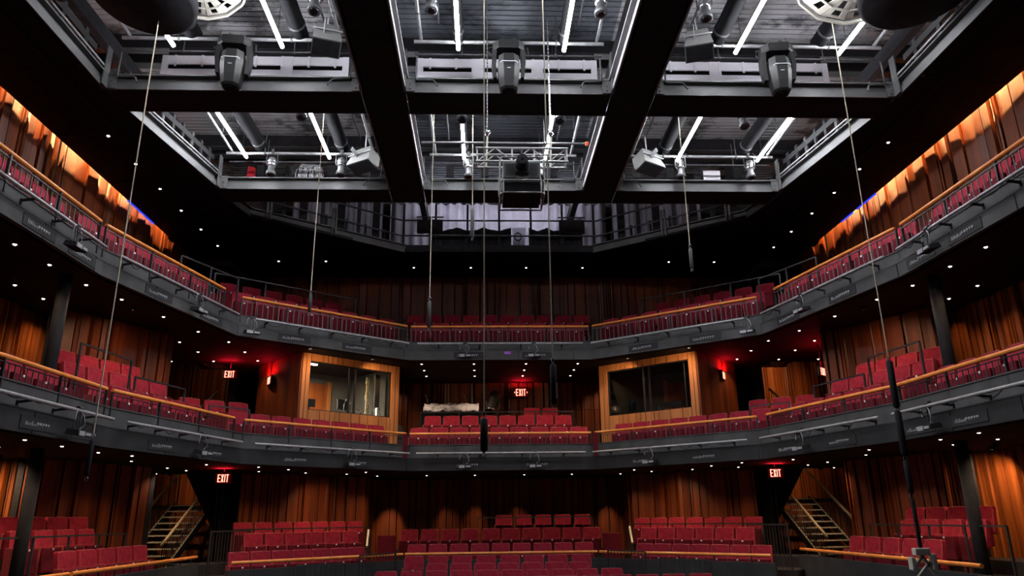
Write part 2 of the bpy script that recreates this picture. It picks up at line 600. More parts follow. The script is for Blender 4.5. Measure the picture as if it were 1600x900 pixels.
def balcony_rails(P, zr, zb, zt, lv):
    nm = {1: 'lower', 2: 'upper'}[lv]
    g = 'railings along the %s balcony' % nm
    A, B, C_, D_ = P
    railing((-D_[0] + 0.05, D_[1] + .02), (D_[0] - 0.05, D_[1] + .02), zr, zb, zt, 'balcony_railing',
            'orange wooden handrail on black bars along the straight middle of the %s balcony' % nm, g)
    for s in (-1, 1):
        sd = SIDE[s]
        q = mir(P, s)
        railing(lerp(q[2], q[3], 0.015), lerp(q[2], q[3], 0.985), zr, zb, zt, 'balcony_railing',
                'handrail and bars on the slanted %s part of the %s balcony beside its middle' % (sd, nm), g)
        railing(lerp(q[1], q[2], 0.01), lerp(q[1], q[2], 0.86 if lv == 2 else 0.93), zr, zb, zt, 'balcony_railing',
                'handrail and bars on the curved %s side of the %s balcony' % (sd, nm), g)
        railing(lerp(q[0], q[1], 0.3), lerp(q[0], q[1], 0.985), zr, zb, zt, 'balcony_railing',
                'handrail and bars on the long %s side of the %s balcony nearest the stage' % (sd, nm), g)


balcony_rails(P1, 3.68, 3.37, 3.61, 1)
balcony_rails(P2, 6.50, 6.04, 6.42, 2)


def light_pipe(a, b, z, off, label, group, nbr=4):
    """steel lighting pipe held off a balcony front by brackets"""
    a, b = Vector((a[0], a[1], z)), Vector((b[0], b[1], z))
    d = (b - a).normalized()
    n = Vector((-d.y, d.x, 0))
    if (Vector((0, 8, z)) - a).dot(n) < 0:
        n = -n
    t = thing('lighting_pipe', label, 'pipe', a[:], 0, group)
    A, B = n * off, b - a + n * off
    MB().tube([A, B], 0.026, 10).build('pipe', 'lpipe', t)
    rc = random.Random(int(a.x * 100) + int(z * 10))
    ln = (b - a).length
    k = 0.06
    cb = MB()
    pts = []
    while k < 0.9:
        w = rc.uniform(0.06, 0.16)
        sag = rc.uniform(0.03, 0.14)
        p0, p1 = A + (B - A) * k, A + (B - A) * min(0.97, k + w)
        pts += [p0 + (p1 - p0) * (j / 8) + Vector((0, 0, 0.03 - sag * math.sin(PI * j / 8))) for j in range(8)]
        k += w + rc.choice([0.004, 0.02, 0.12])
    cb.tube(pts, 0.007, 5)
    cb.build('draped_cable', 'black', t)
    br = None
    for i in range(nbr):
        k = (i + 0.5) / nbr
        c = (b - a) * k
        o = MB().bar((0, 0, -0.03), tuple(n * off), 0.03, 0.03).bar(tuple(n * 0.02), tuple(n * 0.02 + Vector((0, 0, -0.16))), 0.03, 0.02).build('bracket', 'black', t, c[:])
    return n


def pipes(P, z, off, lv):
    nm = {1: 'lower', 2: 'upper'}[lv]
    g = 'lighting pipes on the %s balcony front' % nm
    D_ = P[3]
    light_pipe((-D_[0] + .25, D_[1]), (D_[0] - .25, D_[1]), z, off, 'straight steel pipe on the middle of the %s balcony front' % nm, g, 4)
    for s in (-1, 1):
        q = mir(P, s)
        sd = SIDE[s]
        light_pipe(lerp(q[2], q[3], 0.05), lerp(q[2], q[3], 0.97), z, off, 'steel pipe on the slanted %s part of the %s balcony front' % (sd, nm), g, 5)
        light_pipe(lerp(q[1], q[2], 0.04), lerp(q[1], q[2], 0.92), z, off, 'steel pipe on the curved %s side of the %s balcony front' % (sd, nm), g, 5)
        light_pipe(lerp(q[0], q[1], 0.45), lerp(q[0], q[1], 0.97), z, off, 'steel pipe on the long %s side of the %s balcony front' % (sd, nm), g, 6)


pipes(P1, 3.17, 0.26, 1)
pipes(P2, 5.98, 0.24, 2)

# ------------------------------------------------------------------ connector plates and flood lights on the balcony fronts


def frame_at(P, s, seg, k, off):
    """point on segment seg of a (mirrored) front, offset into the hall, and its heading"""
    if seg == 'c':
        D_ = P[3]
        a, b = (-D_[0], D_[1]), (D_[0], D_[1])
    else:
        q = mir(P, s)
        a, b = q[seg], q[seg + 1]
        if s > 0:
            a, b = b, a
            k = 1 - k
    a, b = Vector((a[0], a[1], 0)), Vector((b[0], b[1], 0))
    d = (b - a).normalized()
    n = Vector((-d.y, d.x, 0))
    if (Vector((0, 8, 0)) - a).dot(n) < 0:
        n = -n
    c = a + (b - a) * k + n * off
    return c, math.atan2(-n.x, n.y) + PI      # local -y points into the hall


def socket_plate(c, z, rz, label, group, rnd):
    t = thing('socket_plate', label, 'socket plate', (c.x, c.y, z), rz, group)
    MB().box(-0.40, 0, -0.085, 0.40, 0.012, 0.085).build('plate', 'fascia_dark', t)
    m = MB()
    x = -0.30
    for i in range(7):
        h = rnd.uniform(0.015, 0.04)
        m.box(x, -0.008, -0.035, x + 0.012, 0, -0.035 + h * 1.6)
        x += 0.035
    for i in range(5):
        m.box(x, -0.01, -0.01, x + 0.035, 0, 0.02)
        m.box(x + 0.004, -0.01, -0.035, x + 0.012, 0, -0.02)
        x += 0.06
    m.build('socket_row', 'greybox', t)
    return t


def flood(c, z, rz, label, group):
    t = thing('flood_light', label, 'light', (c.x, c.y, z), rz, group)
    m = MB()
    m.loft([[(-0.15, -0.09, 0.02), (0.15, -0.09, 0.02), (0.15, 0.07, 0.05), (-0.15, 0.07, 0.05)],
            [(-0.17, -0.11, -0.06), (0.17, -0.11, -0.06), (0.17, 0.09, -0.03), (-0.17, 0.09, -0.03)]])
    m.build('housing', 'black', t)
    MB().box(-0.15, -0.118, -0.055, -0.01, -0.105, 0.012).box(0.02, -0.118, -0.04, 0.14, -0.105, 0.0).build('front_panel', 'greybox', t)
    MB().bar((-0.03, 0, 0.04), (-0.03, 0.02, 0.30), 0.02, 0.012).bar((0.03, 0, 0.04), (0.03, 0.02, 0.30), 0.02, 0.012).tube([(-0.05, 0.02, 0.34), (0.05, 0.02, 0.34)], 0.04, 8).build('clamp', 'dpipe', t)
    MB().tube([(0.03, 0, 0.05), (0.10, -0.03, 0.12), (0.07, -0.02, 0.24), (-0.02, 0, 0.33), (-0.12, -0.02, 0.30), (-0.14, -0.01, 0.16)], 0.008, 6).build('cable', 'greybox', t)
    return t


rnd = random.Random(4)
for lv, P, zp, zf, off in ((1, P1, 2.90, 2.86, 0.09), (2, P2, 5.70, 5.66, 0.09)):
    nm = {1: 'lower', 2: 'upper'}[lv]
    gp = 'socket plates on the %s balcony front' % nm
    gf = 'flood lights under the %s balcony pipes' % nm
    for k, w in ((0.33, 'left'), (0.70, 'right')):
        c, rz = frame_at(P, 1, 'c', k, off)
        socket_plate(c, zp, rz, 'dark socket plate on the middle of the %s balcony, %s one of two' % (nm, w), gp, rnd)
        c, rz = frame_at(P, 1, 'c', k - 0.02, 0.26)
        flood(c, zf, rz, 'flood light hung on the middle of the %s balcony front, %s one of two' % (nm, w), gf)
    for s in (-1, 1):
        sd = SIDE[s]
        for seg, ks, where in ((2, (0.30, 0.66), 'slanted'), (1, (0.35, 0.75), 'curved'), (0, (0.80, 0.93), 'long')):
            for i, k in enumerate(ks):
                c, rz = frame_at(P, s, seg, k, off)
                socket_plate(c, zp, rz, 'dark socket plate on the %s %s part of the %s balcony, %s from the stage' % (where, sd, nm, ORD[i]), gp, rnd)
        for seg, k, where in ((2, 0.60 if lv == 1 else 0.06, 'slanted'), (1, 0.58, 'curved'), (0, 0.87, 'long')):
            c, rz = frame_at(P, s, seg, k, 0.26)
            flood(c, zf, rz, 'flood light with trailing cable on the %s %s part of the %s balcony' % (where, sd, nm), gf)
tag(MB().box(-0.085, -0.006, -0.035, 0.085, 0, 0.035).build('tape_marker', 'violet', None, (0.19, 18.90, 5.76)), 'small violet tape marker on the middle of the upper balcony front', 'marker')

# ------------------------------------------------------------------ seats
seat0 = None
n_seat = [0]


def make_seat():
    t = thing('theatre_seat', 'x', 'seat')
    m = MB()
    m.rbox(-0.228, 0.0, 0.40, 0.228, 0.095, 0.88, 0.03)
    for i, p in enumerate(m.v):
        x, y, z = p
        m.v[i] = (x, y + (z - 0.4) * 0.16 + 0.03 * (x / 0.235) ** 2 * -1, z)
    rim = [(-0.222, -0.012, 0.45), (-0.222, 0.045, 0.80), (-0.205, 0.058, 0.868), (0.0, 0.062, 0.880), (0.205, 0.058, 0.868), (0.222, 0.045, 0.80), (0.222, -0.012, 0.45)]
    m.tube(rim, 0.0075, 6, 1)  # lighter tube paints the pink highlight along the velvet's edge
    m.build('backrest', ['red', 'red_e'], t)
    MB().rbox(-0.225, -0.16, 0.20, 0.225, -0.05, 0.60, 0.02).build('seat_pad', 'red_d', t)
    MB().box(-0.018, -0.166, 0.560, 0.018, -0.158, 0.590).build('number_plate', 'plate', t)
    m = MB()
    m.rbox(-0.268, -0.12, 0.0, -0.246, 0.06, 0.62, 0.01)
    m.build('arm_panel', 'red_e', t)
    return t


def seat_row(p, q, n, z, where, group, face=None, rz=None, skip=()):
    """n seats from p to q (as the photo shows them, left to right); face: plan point they look at"""
    global seat0
    p, q = Vector((p[0], p[1], 0)), Vector((q[0], q[1], 0))
    d = (q - p).normalized()
    nrm = Vector((-d.y, d.x, 0))
    if (Vector(face if face else (0, 8)).to_3d() - p).dot(nrm) < 0:
        nrm = -nrm
    if rz is None:
        rz = math.atan2(-nrm.x, nrm.y) + PI
    for i in range(n):
        if i in skip:
            continue
        c = p + (q - p) * ((i + 0.5) / n)
        lab = '%s red seat from the left, %s' % (ORD[i], where)
        if seat0 is None:
            seat0 = make_seat()
            seat0['label'] = lab
            seat0['group'] = group
            seat0.location = (c.x, c.y, z)
            seat0.rotation_euler = (0, 0, rz)
        else:
            copy_tree(seat0, None, (c.x, c.y, z), rz, lab, group)
        n_seat[0] += 1


def off(a, b, o, back=True):
    a, b = Vector((a[0], a[1], 0)), Vector((b[0], b[1], 0))
    d = (b - a).normalized()
    n = Vector((-d.y, d.x, 0))
    if (Vector((0, 8, 0)) - a).dot(n) > 0:
        n = -n
    a, b = a + n * o, b + n * o
    return (a.x, a.y), (b.x, b.y)


def riser(poly, z0, z1, name='seating_platform'):
    return struct(MB().prism(poly, z0, z1).build(name, 'floor'))


def strip(a, b, o0, o1, ext=0.1):
    a1, b1 = off(a, b, o0)
    a2, b2 = off(a, b, o1)
    return [a1, b1, b2, a2]


# lower balcony
G = 'seats on the lower balcony'
seat_row((-2.42, 19.75), (2.38, 19.75), 9, F1 + 0.03, 'front row, middle of the lower balcony', G)
seat_row((-2.13, 20.72), (2.07, 20.72), 8, F1 + 0.47, 'second row, middle of the lower balcony', G)
seat_row((0.72, 21.75), (1.80, 21.75), 2, F1 + 0.83, 'short third row, middle of the lower balcony', G)
riser([(-2.35, 20.2), (2.35, 20.2), (2.35, 21.2), (-2.35, 21.2)], F1, F1 + 0.46)
riser([(-2.35, 21.2), (2.35, 21.2), (2.35, 22.2), (-2.35, 22.2)], F1, F1 + 0.82)
for s in (-1, 1):
    sd = SIDE[s]
    q = mir(P1, s)
    a, b = (q[2], q[3]) if s < 0 else (q[3], q[2])
    a2, b2 = off(a, b, 0.62)
    seat_row(lerp(a2, b2, -0.01 if s < 0 else .05), lerp(a2, b2, 0.95 if s < 0 else 1.01), 8, F1 + 0.03, '%s slanted row below the control booth' % sd, G)
    # side rows
    a, b = (q[1], q[2]) if s < 0 else (q[2], q[1])
    a2, b2 = off(a, b, 0.62)
    seat_row(lerp(a2, b2, 0.05), lerp(a2, b2, 0.90), 6, F1 + 0.03, '%s curved front row, lower balcony' % sd, G)
    X = mir([(7.68, 12.75), (6.9, 15.25)], s)
    seat_row(*(X if s < 0 else X[::-1]), 5, 3.42, 'raised second row, lower balcony %s side' % sd, G, rz=None)
    riser(mir([(8.25, 12.3), (7.3, 12.3), (6.55, 15.3), (7.35, 15.6)], s), F1, 3.41)
    X = mir([(8.15, 13.2), (7.42, 15.1)], s)
    seat_row(*(X if s < 0 else X[::-1]), 4, 3.75, 'raised back row, lower balcony %s side' % sd, G, rz=None)
    riser(mir([(8.7, 12.3), (8.25, 12.3), (7.35, 15.6), (7.6, 15.7), (8.4, 14.0)], s), F1, 3.74)
    a, b = ((-6.6, 8.2), (-6.55, 12.0)) if s < 0 else ((6.55, 12.0), (6.6, 8.2))
    a2, b2 = off(a, b, 0.62)
    seat_row(a2, b2, 7, F1 + 0.03, '%s long front row, lower balcony' % sd, G)
    # short rows near the stair at the corner
    a, b = ((-7.3, 16.7), (-6.0, 17.8)) if s < 0 else ((6.0, 17.8), (7.3, 16.7))
    seat_row(a, b, 3, F1 + 0.40, 'corner row by the %s stair, lower balcony' % sd, G)
    riser([a, b, (b[0], b[1] + 0.6), (a[0], a[1] + 0.6)], F1, F1 + 0.39)
# upper balcony
G = 'seats on the upper balcony'
seat_row((-2.42, 19.75), (2.38, 19.75), 9, F2 + 0.03, 'front row, middle of the upper balcony', G)
seat_row((-2.7, 20.7), (2.7, 20.7), 10, F2 + 0.52, 'second row, middle of the upper balcony', G)
riser([(-2.9, 20.2), (2.9, 20.2), (2.9, 21.4), (-2.9, 21.4)], F2, F2 + 0.51)
for s in (-1, 1):
    sd = SIDE[s]
    q = mir(P2, s)
    a, b = (q[2], q[3]) if s < 0 else (q[3], q[2])
    a2, b2 = off(a, b, 0.62)
    seat_row(a2, b2, 8, F2 + 0.03, '%s slanted front row, upper balcony' % sd, G)
    a2, b2 = off(a, b, 1.6)
    seat_row(lerp(a2, b2, 0.0 if s < 0 else .25), lerp(a2, b2, 0.75 if s < 0 else 1), 6, F2 + 0.52, '%s slanted second row, upper balcony' % sd, G)
    riser(strip(a, b, 1.2, 2.2), F2, F2 + 0.51)
    a, b = (q[1], q[2]) if s < 0 else (q[2], q[1])
    a2, b2 = off(a, b, 0.60)
    seat_row(lerp(a2, b2, 0.02), lerp(a2, b2, 0.96), 8, F2 + 0.03, '%s curved row, upper balcony' % sd, G)
    a, b = ((-6.97, 7.6), (-6.95, 11.9)) if s < 0 else ((6.95, 11.9), (6.97, 7.6))
    a2, b2 = off(a, b, 0.60)
    seat_row(a2, b2, 8, F2 + 0.03, '%s long row, upper balcony' % sd, G)
# parterre
G = 'seats in the parterre'
seat_row((-2.40, 19.75), (2.40, 19.75), 9, 0.12, 'front row behind the handrail, middle parterre', G)
seat_row((-2.70, 20.75), (2.75, 20.75), 10, 0.47, 'second row, middle parterre', G)
seat_row((-0.15, 21.75), (2.65, 21.75), 5, 0.82, 'short back row, middle parterre', G)
riser([(-2.9, 20.25), (2.9, 20.25), (2.9, 21.25), (-2.9, 21.25)], 0.07, 0.46)
riser([(-2.9, 21.25), (2.9, 21.25), (2.9, 22.3), (-2.9, 22.3)], 0.07, 0.81)
for s in (-1, 1):
    sd = SIDE[s]
    q = mir(P1, s)
    a, b = (q[2], q[3]) if s < 0 else (q[3], q[2])
    a2, b2 = off(a, b, 0.62)
    seat_row(lerp(a2, b2, 0.07 if s < 0 else .15), lerp(a2, b2, 0.85 if s < 0 else .93), 7, 0.10, '%s parterre block front row' % sd, G)
    a2, b2 = off(a, b, 1.6)
    seat_row(lerp(a2, b2, 0.24 if s < 0 else .05), lerp(a2, b2, 0.95 if s < 0 else .76), 6, 0.46, '%s parterre block second row' % sd, G)
    a2, b2 = off(a, b, 2.55)
    seat_row(lerp(a2, b2, .28 if s < 0 else -.12), lerp(a2, b2, 1.12 if s < 0 else .72), 7, 0.70, '%s parterre block back row' % sd, G)
    riser(strip(a, b, 1.15, 2.1), 0.07, 0.45)
    riser(strip(a, b, 2.1, 3.1), 0.07, 0.69)
    # side boxes: five seats, then two rows stepped up behind
    X = mir([(7.25, 12.75), (7.25, 16.15)], s)
    seat_row(*(X if s < 0 else X[::-1]), 5, 0.29, '%s side box front row beside the stage' % sd, G, rz=-s * 1.45)
    riser(mir([(6.8, 12.3), (7.6, 12.3), (7.6, 16.4), (6.8, 16.4)], s), 0.07, 0.28)
    X = mir([(7.98, 12.6), (7.72, 14.9)], s)
    seat_row(*(X if s < 0 else X[::-1]), 4, 0.62, '%s side box second row beside the stage' % sd, G, rz=None)
    riser(mir([(7.6, 11.9), (8.35, 11.9), (8.1, 15.3), (7.6, 15.3)], s), 0.07, 0.61)
    X = mir([(8.6, 13.3), (8.05, 15.2)], s)
    seat_row(*(X if s < 0 else X[::-1]), 4, 0.84, '%s side box back row beside the stage' % sd, G, rz=None)
    riser(mir([(8.35, 11.9), (9.2, 11.9), (9.2, 13.4), (8.75, 13.9), (8.2, 15.4), (8.1, 15.3)], s), 0.07, 0.83)
# stalls in front of the parterre
G = 'seats in the stalls'
for i, (y, z, x0, x1, n) in enumerate(((18.3, -0.10, -2.35, 2.15, 8), (17.4, -0.22, -1.75, 1.95, 7), (16.5, -0.31, -2.75, 2.55, 10), (15.6, -0.38, -2.3, 4.2, 12))):
    seat_row((x0, y), (x1, y), n, z, '%s stalls row counted from the parterre' % ORD[i], G)
    riser([(-4.4, y - 0.45), (4.4, y - 0.45), (4.4, y + 0.45), (-4.4, y + 0.45)] if i else [(-2.4, y - 0.45), (2.4, y - 0.45), (2.4, y + 0.60), (-2.4, y + 0.60)], -0.55, z)

# ------------------------------------------------------------------ parterre front wall, handrails, guard rails


def front_wall(a, b, z0, z1):
    m = MB()
    m.bar((a[0], a[1], (z0 + z1) / 2), (b[0], b[1], (z0 + z1) / 2), 0.08, z1 - z0)
    o = m.build('trim_%d' % tn[0], 'fascia_dark')
    tn[0] += 1
    return struct(o)


def hand_rail(a, b, z, label, nposts=5, h=0.14, name='wooden_handrail', r=0.034):
    a, b = Vector((a[0], a[1], z)), Vector((b[0], b[1], z))
    t = thing(name, label, 'handrail', a[:], 0, 'orange handrails of the parterre')
    MB().tube([(0, 0, 0), b - a], r, 10).build('rail', 'rail', t)
    for i in range(nposts):
        c = (b - a) * ((i + 0.5) / nposts)
        MB().box(-0.012, -0.012, -h, 0.012, 0.012, -0.02).build('post', 'dpipe', t, c[:])
    return t


ZP = 0.80
front_wall((-2.45, 19.02), (2.45, 19.02), -0.55, ZP - 0.14)
hand_rail((-2.35, 19.0), (2.35, 19.0), ZP, 'straight orange handrail in front of the middle parterre seats')
for s in (-1, 1):
    sd = SIDE[s]
    q = mir(P1, s)
    front_wall(q[2], q[3], -0.55, ZP - 0.14)
    hand_rail(lerp(q[2], q[3], 0.02), lerp(q[2], q[3], 0.99), ZP, 'slanted orange handrail before the %s parterre block' % sd)
    zs = 0.87
    front_wall((s * 6.72, 3), (s * 6.72, 17.4), -0.55, zs - 0.12)
    hand_rail((s * 6.72, 12.2 if s < 0 else 11.0), (s * 6.72, 17.3), zs, 'long orange handrail before the %s side box of the parterre' % sd, 9)
    if s < 0:
        hand_rail((s * 6.72, 9.5), (s * 6.72, 12.1), zs, 'short orange handrail nearest the stage on the left', 4)
    # steps from the pit up to the parterre between block and side box
    t = thing('aisle_steps', 'short black steps with pale edges beside the %s parterre block' % sd, 'steps', (s * 6.2, 16.4, -0.55), 0, 'aisle steps')
    for k in range(4):
        MB().box(-0.42, k * 0.28, 0, 0.42, k * 0.28 + 0.3, 0.15 * (k + 1) - 0.012).build('step', 'floor', t)
        MB().box(-0.42, k * 0.28 - 0.005, 0.15 * (k + 1) - 0.012, 0.42, k * 0.28 + 0.03, 0.15 * (k + 1) + 0.004).build('step_edge', 'nosing', t)


def guard(a, b, z0, z1, label, group, step=0.11, mat_='dpipe', name='guard_rail', bars=True, r=0.012):
    a3, b3 = Vector((a[0], a[1], z0)), Vector((b[0], b[1], z0))
    ln = (b3 - a3).length
    t = thing(name, label, 'guard rail', a3[:], math.atan2(b3.y - a3.y, b3.x - a3.x), group)
    h = z1 - z0
    m = MB()
    m.bar((0, 0, h), (ln, 0, h), 0.03, 0.03)
    m.build('top_rail', mat_, t)
    MB().bar((0, 0, h * 0.12), (ln, 0, h * 0.12), 0.02, 0.015).build('bottom_rail', mat_, t)
    for x in (0, ln):
        MB().box(-0.016, -0.016, 0, 0.016, 0.016, h).build('post', mat_, t, (x, 0, 0))
    if bars:
        n = int(ln / step)
        b0 = None
        for i in range(1, n):
            if b0 is None:
                b0 = MB().box(-0.006, -0.006, h * 0.12, 0.006, 0.006, h).build('bar', mat_, t, (ln * i / n, 0, 0))
            else:
                c = b0.copy()
                COL.objects.link(c)
                c.location = (ln * i / n, 0, 0)
    else:
        k = max(1, round(ln / 1.1))
        for i in range(1, k):
            MB().box(-0.016, -0.016, 0, 0.016, 0.016, h).build('post', mat_, t, (ln * i / k, 0, 0))
    return t


GG = 'black guard rails'
for s in (-1, 1):
    sd = SIDE[s]
    guard((s * 3.15, 17.2), (s * 2.5, 18.3), -0.5, 0.86, 'barred black guard rail beside the top stalls row, %s end' % sd, GG)
    guard((s * 4.3, 16.2), (s * 3.4, 16.95), -0.5, 0.72, 'lower barred guard rail before the %s parterre front' % sd, GG)
    q = mir(P1, s)
    a, b = off(q[2], q[3], 2.2)
    guard(lerp(a, b, 0.25), lerp(a, b, 1.08), 0.69, 1.42, 'thin open rail before the back row of the %s parterre block' % sd, GG, bars=False)
    guard((s * 6.35, 17.0), (s * 6.0, 18.6), 0.07, 1.40, 'barred black guard rail at the %s parterre block outer end' % sd, GG)
    guard((s * 7.62, 11.6), (s * 7.52, 15.6), 0.28, 1.40, 'open black rail between the rows of the %s side box' % sd, GG, bars=False)
    guard((s * 7.15, 12.2), (s * 6.95, 13.6), F1 + 0.1, F1 + 1.45, 'open frame rail between the rows on the %s side of the lower balcony' % sd, GG, bars=False)
    guard((s * 6.98, 13.9), (s * 6.60, 15.3), F1 + 0.1, F1 + 1.2, 'second open frame rail on the %s side of the lower balcony' % sd, GG, bars=False)
    guard((s * 6.4, 16.2), (s * 5.75, 16.9), F1 + 0.1, F1 + 1.0, 'short frame rail at the %s corner of the lower balcony' % sd, GG, bars=False)
    q = mir(P2, s)
    a, b = off(q[2], q[3], 1.2)
    guard(lerp(a, b, -0.05), lerp(a, b, 0.78), F2 + 0.5, F2 + 1.45, 'open rail before the second row of the slanted %s upper balcony' % sd, GG, bars=False)
    guard((s * 6.9, 15.0), (s * 6.2, 16.6), F2 + 0.1, F2 + 1.15, 'open corner rail on the %s side of the upper balcony' % sd, GG, bars=False)
    # short pale handrails by the back aisles of the parterre
    t = thing('aisle_handrail', 'short pale handrail on posts beside the %s aisle of the middle parterre' % sd, 'handrail', (s * 3.45, 20.4, 0.3), 0, 'pale aisle handrails')
    MB().bar((0, -0.25, 0.65), (s * 0.06, 0.35, 1.05), 0.05, 0.05).build('rail', 'beige', t)
    MB().box(-0.015, -0.2, 0, 0.015, -0.17, 0.68).build('post', 'dpipe', t)
    MB().box(-0.015, 0.25, 0, 0.015, 0.28, 1.0).build('post', 'dpipe', t)
guard((-2.25, 21.25), (2.15, 21.25), F1 + 0.82, F1 + 1.52, 'thin rail behind the second row in the middle of the lower balcony', GG, bars=False)
guard((-2.9, 21.3), (2.9, 21.3), F2 + 0.5, F2 + 1.42, 'thin rail along the back of the upper balcony middle', GG, bars=False)
guard((-0.6, 21.45), (2.6, 21.45), 0.81, 1.63, 'thin open rail at the short back row of the middle parterre', GG, bars=False)
# black box seat-end cabinets beside the middle rows
for s in (-1, 1):
    tag(MB().rbox(-0.24, -0.1, 0, 0.24, 0.1, 0.75, 0.02).build('upholstered_divider', 'red_d', None, (s * 2.98, 20.5, 0.46)), 'dark upholstered panel standing at the %s end of the parterre middle rows' % SIDE[s], 'panel')
# tall tier-end posts framing the middle of the lower balcony
for s in (-1, 1):
    tag(MB().rbox(-0.05, -0.05, 0, 0.05, 0.05, 0.62, 0.008).build('end_post', 'red_d', None, (s * 2.42, 18.93, 3.06)), 'dark red post at the %s end of the lower balcony middle rail' % SIDE[s], 'post')

# ------------------------------------------------------------------ columns
for s in (-1, 1):
    for (x, y, z0, z1) in ((7.45, 11.95, F1, Z2), (7.6, 12.3, 0.07, Z1)):
        struct(MB().lathe([(0.1, 0), (0.1, z1 - z0)], n=20).build('column', 'black', None, (s * x, y, z0)))

# ------------------------------------------------------------------ stairs in the wells


def stair(s, zb, y0, x0, w, n, label):
    t = thing('staircase', label, 'stairs', (s * x0, y0, zb), 0, 'stairs in the corner wells')
    rise, run = 0.17, 0.29
    ang = math.atan2(rise, run)
    for k in range(n):
        y, z = k * run, (k + 1) * rise
        MB().box(-w / 2, y, z - 0.035, w / 2, y + run, z - 0.008).build('tread', 'mgrey', t)
        MB().box(-w / 2, y - 0.006, z - 0.04, w / 2, y + 0.03, z).build('tread_edge', 'nosing', t)
    for e in (-1, 1):
        MB().bar((e * (w / 2 + 0.02), -0.1, 0.02), (e * (w / 2 + 0.02), n * run, n * rise), 0.04, 0.22).build('stringer', 'black', t)
        MB().bar((e * (w / 2 + 0.02), -0.1, 0.15), (e * (w / 2 + 0.02), n * run, n * rise + 0.13), 0.045, 0.022).build('stringer_cap', 'nosing', t)
        MB().bar((e * (w / 2 + 0.02), -0.1, 0.95), (e * (w / 2 + 0.02), n * run, n * rise + 0.93), 0.05, 0.05).build('handrail', 'beige', t)
        b0 = None
        for k in range(n * 2):
            y = k * run / 2
            if b0 is None:
                b0 = MB().box(-0.007, -0.007, 0.1, 0.007, 0.007, 0.93).build('baluster', 'dpipe', t, (e * (w / 2 + 0.02), y, y * rise / run))
            else:
                c = b0.copy()
                COL.objects.link(c)
                c.location = (e * (w / 2 + 0.02), y, y * rise / run)
    return t


for s in (-1, 1):
    sd = SIDE[s]
    # floor of the well and the first flight
    stair(s, 0.07, 20.7, 9.45, 1.15, 12, 'black stair with pale edges rising behind the %s parterre side box' % sd)
    riser([(s * 8.0, 24.2), (s * 10.8, 24.2), (s * 10.8, 25.8), (s * 8.0, 25.8)], 1.99, 2.11, 'landing_floor')
    stair(s, F1 + 0.02, 20.6, 8.3, 0.9, 9, 'black stair with pale rails seen beyond the %s end of the lower balcony' % sd)
    riser([(s * 8.2, 19.3), (s * 10.8, 19.3), (s * 10.8, 20.6), (s * 8.2, 20.6)], F1 - 0.1, F1, 'landing_floor')
    # second flight climbing along the inner wall, seen from below as a dark sloping underside
    m = MB()
    m.bar((s * 7.85, 20.3, 2.9), (s * 7.85, 23.6, 0.9), 0.9, 0.16)
    struct(m.build('stair_slab', 'black'))
    # dark landings
    guard((s * 8.4, 19.5), (s * 10.3, 19.5), F1, F1 + 1.0, 'barred black rail at the head of the %s stairwell' % sd, GG)

# ------------------------------------------------------------------ control booths
n2 = Vector((0.667, 0.745, 0)).normalized()


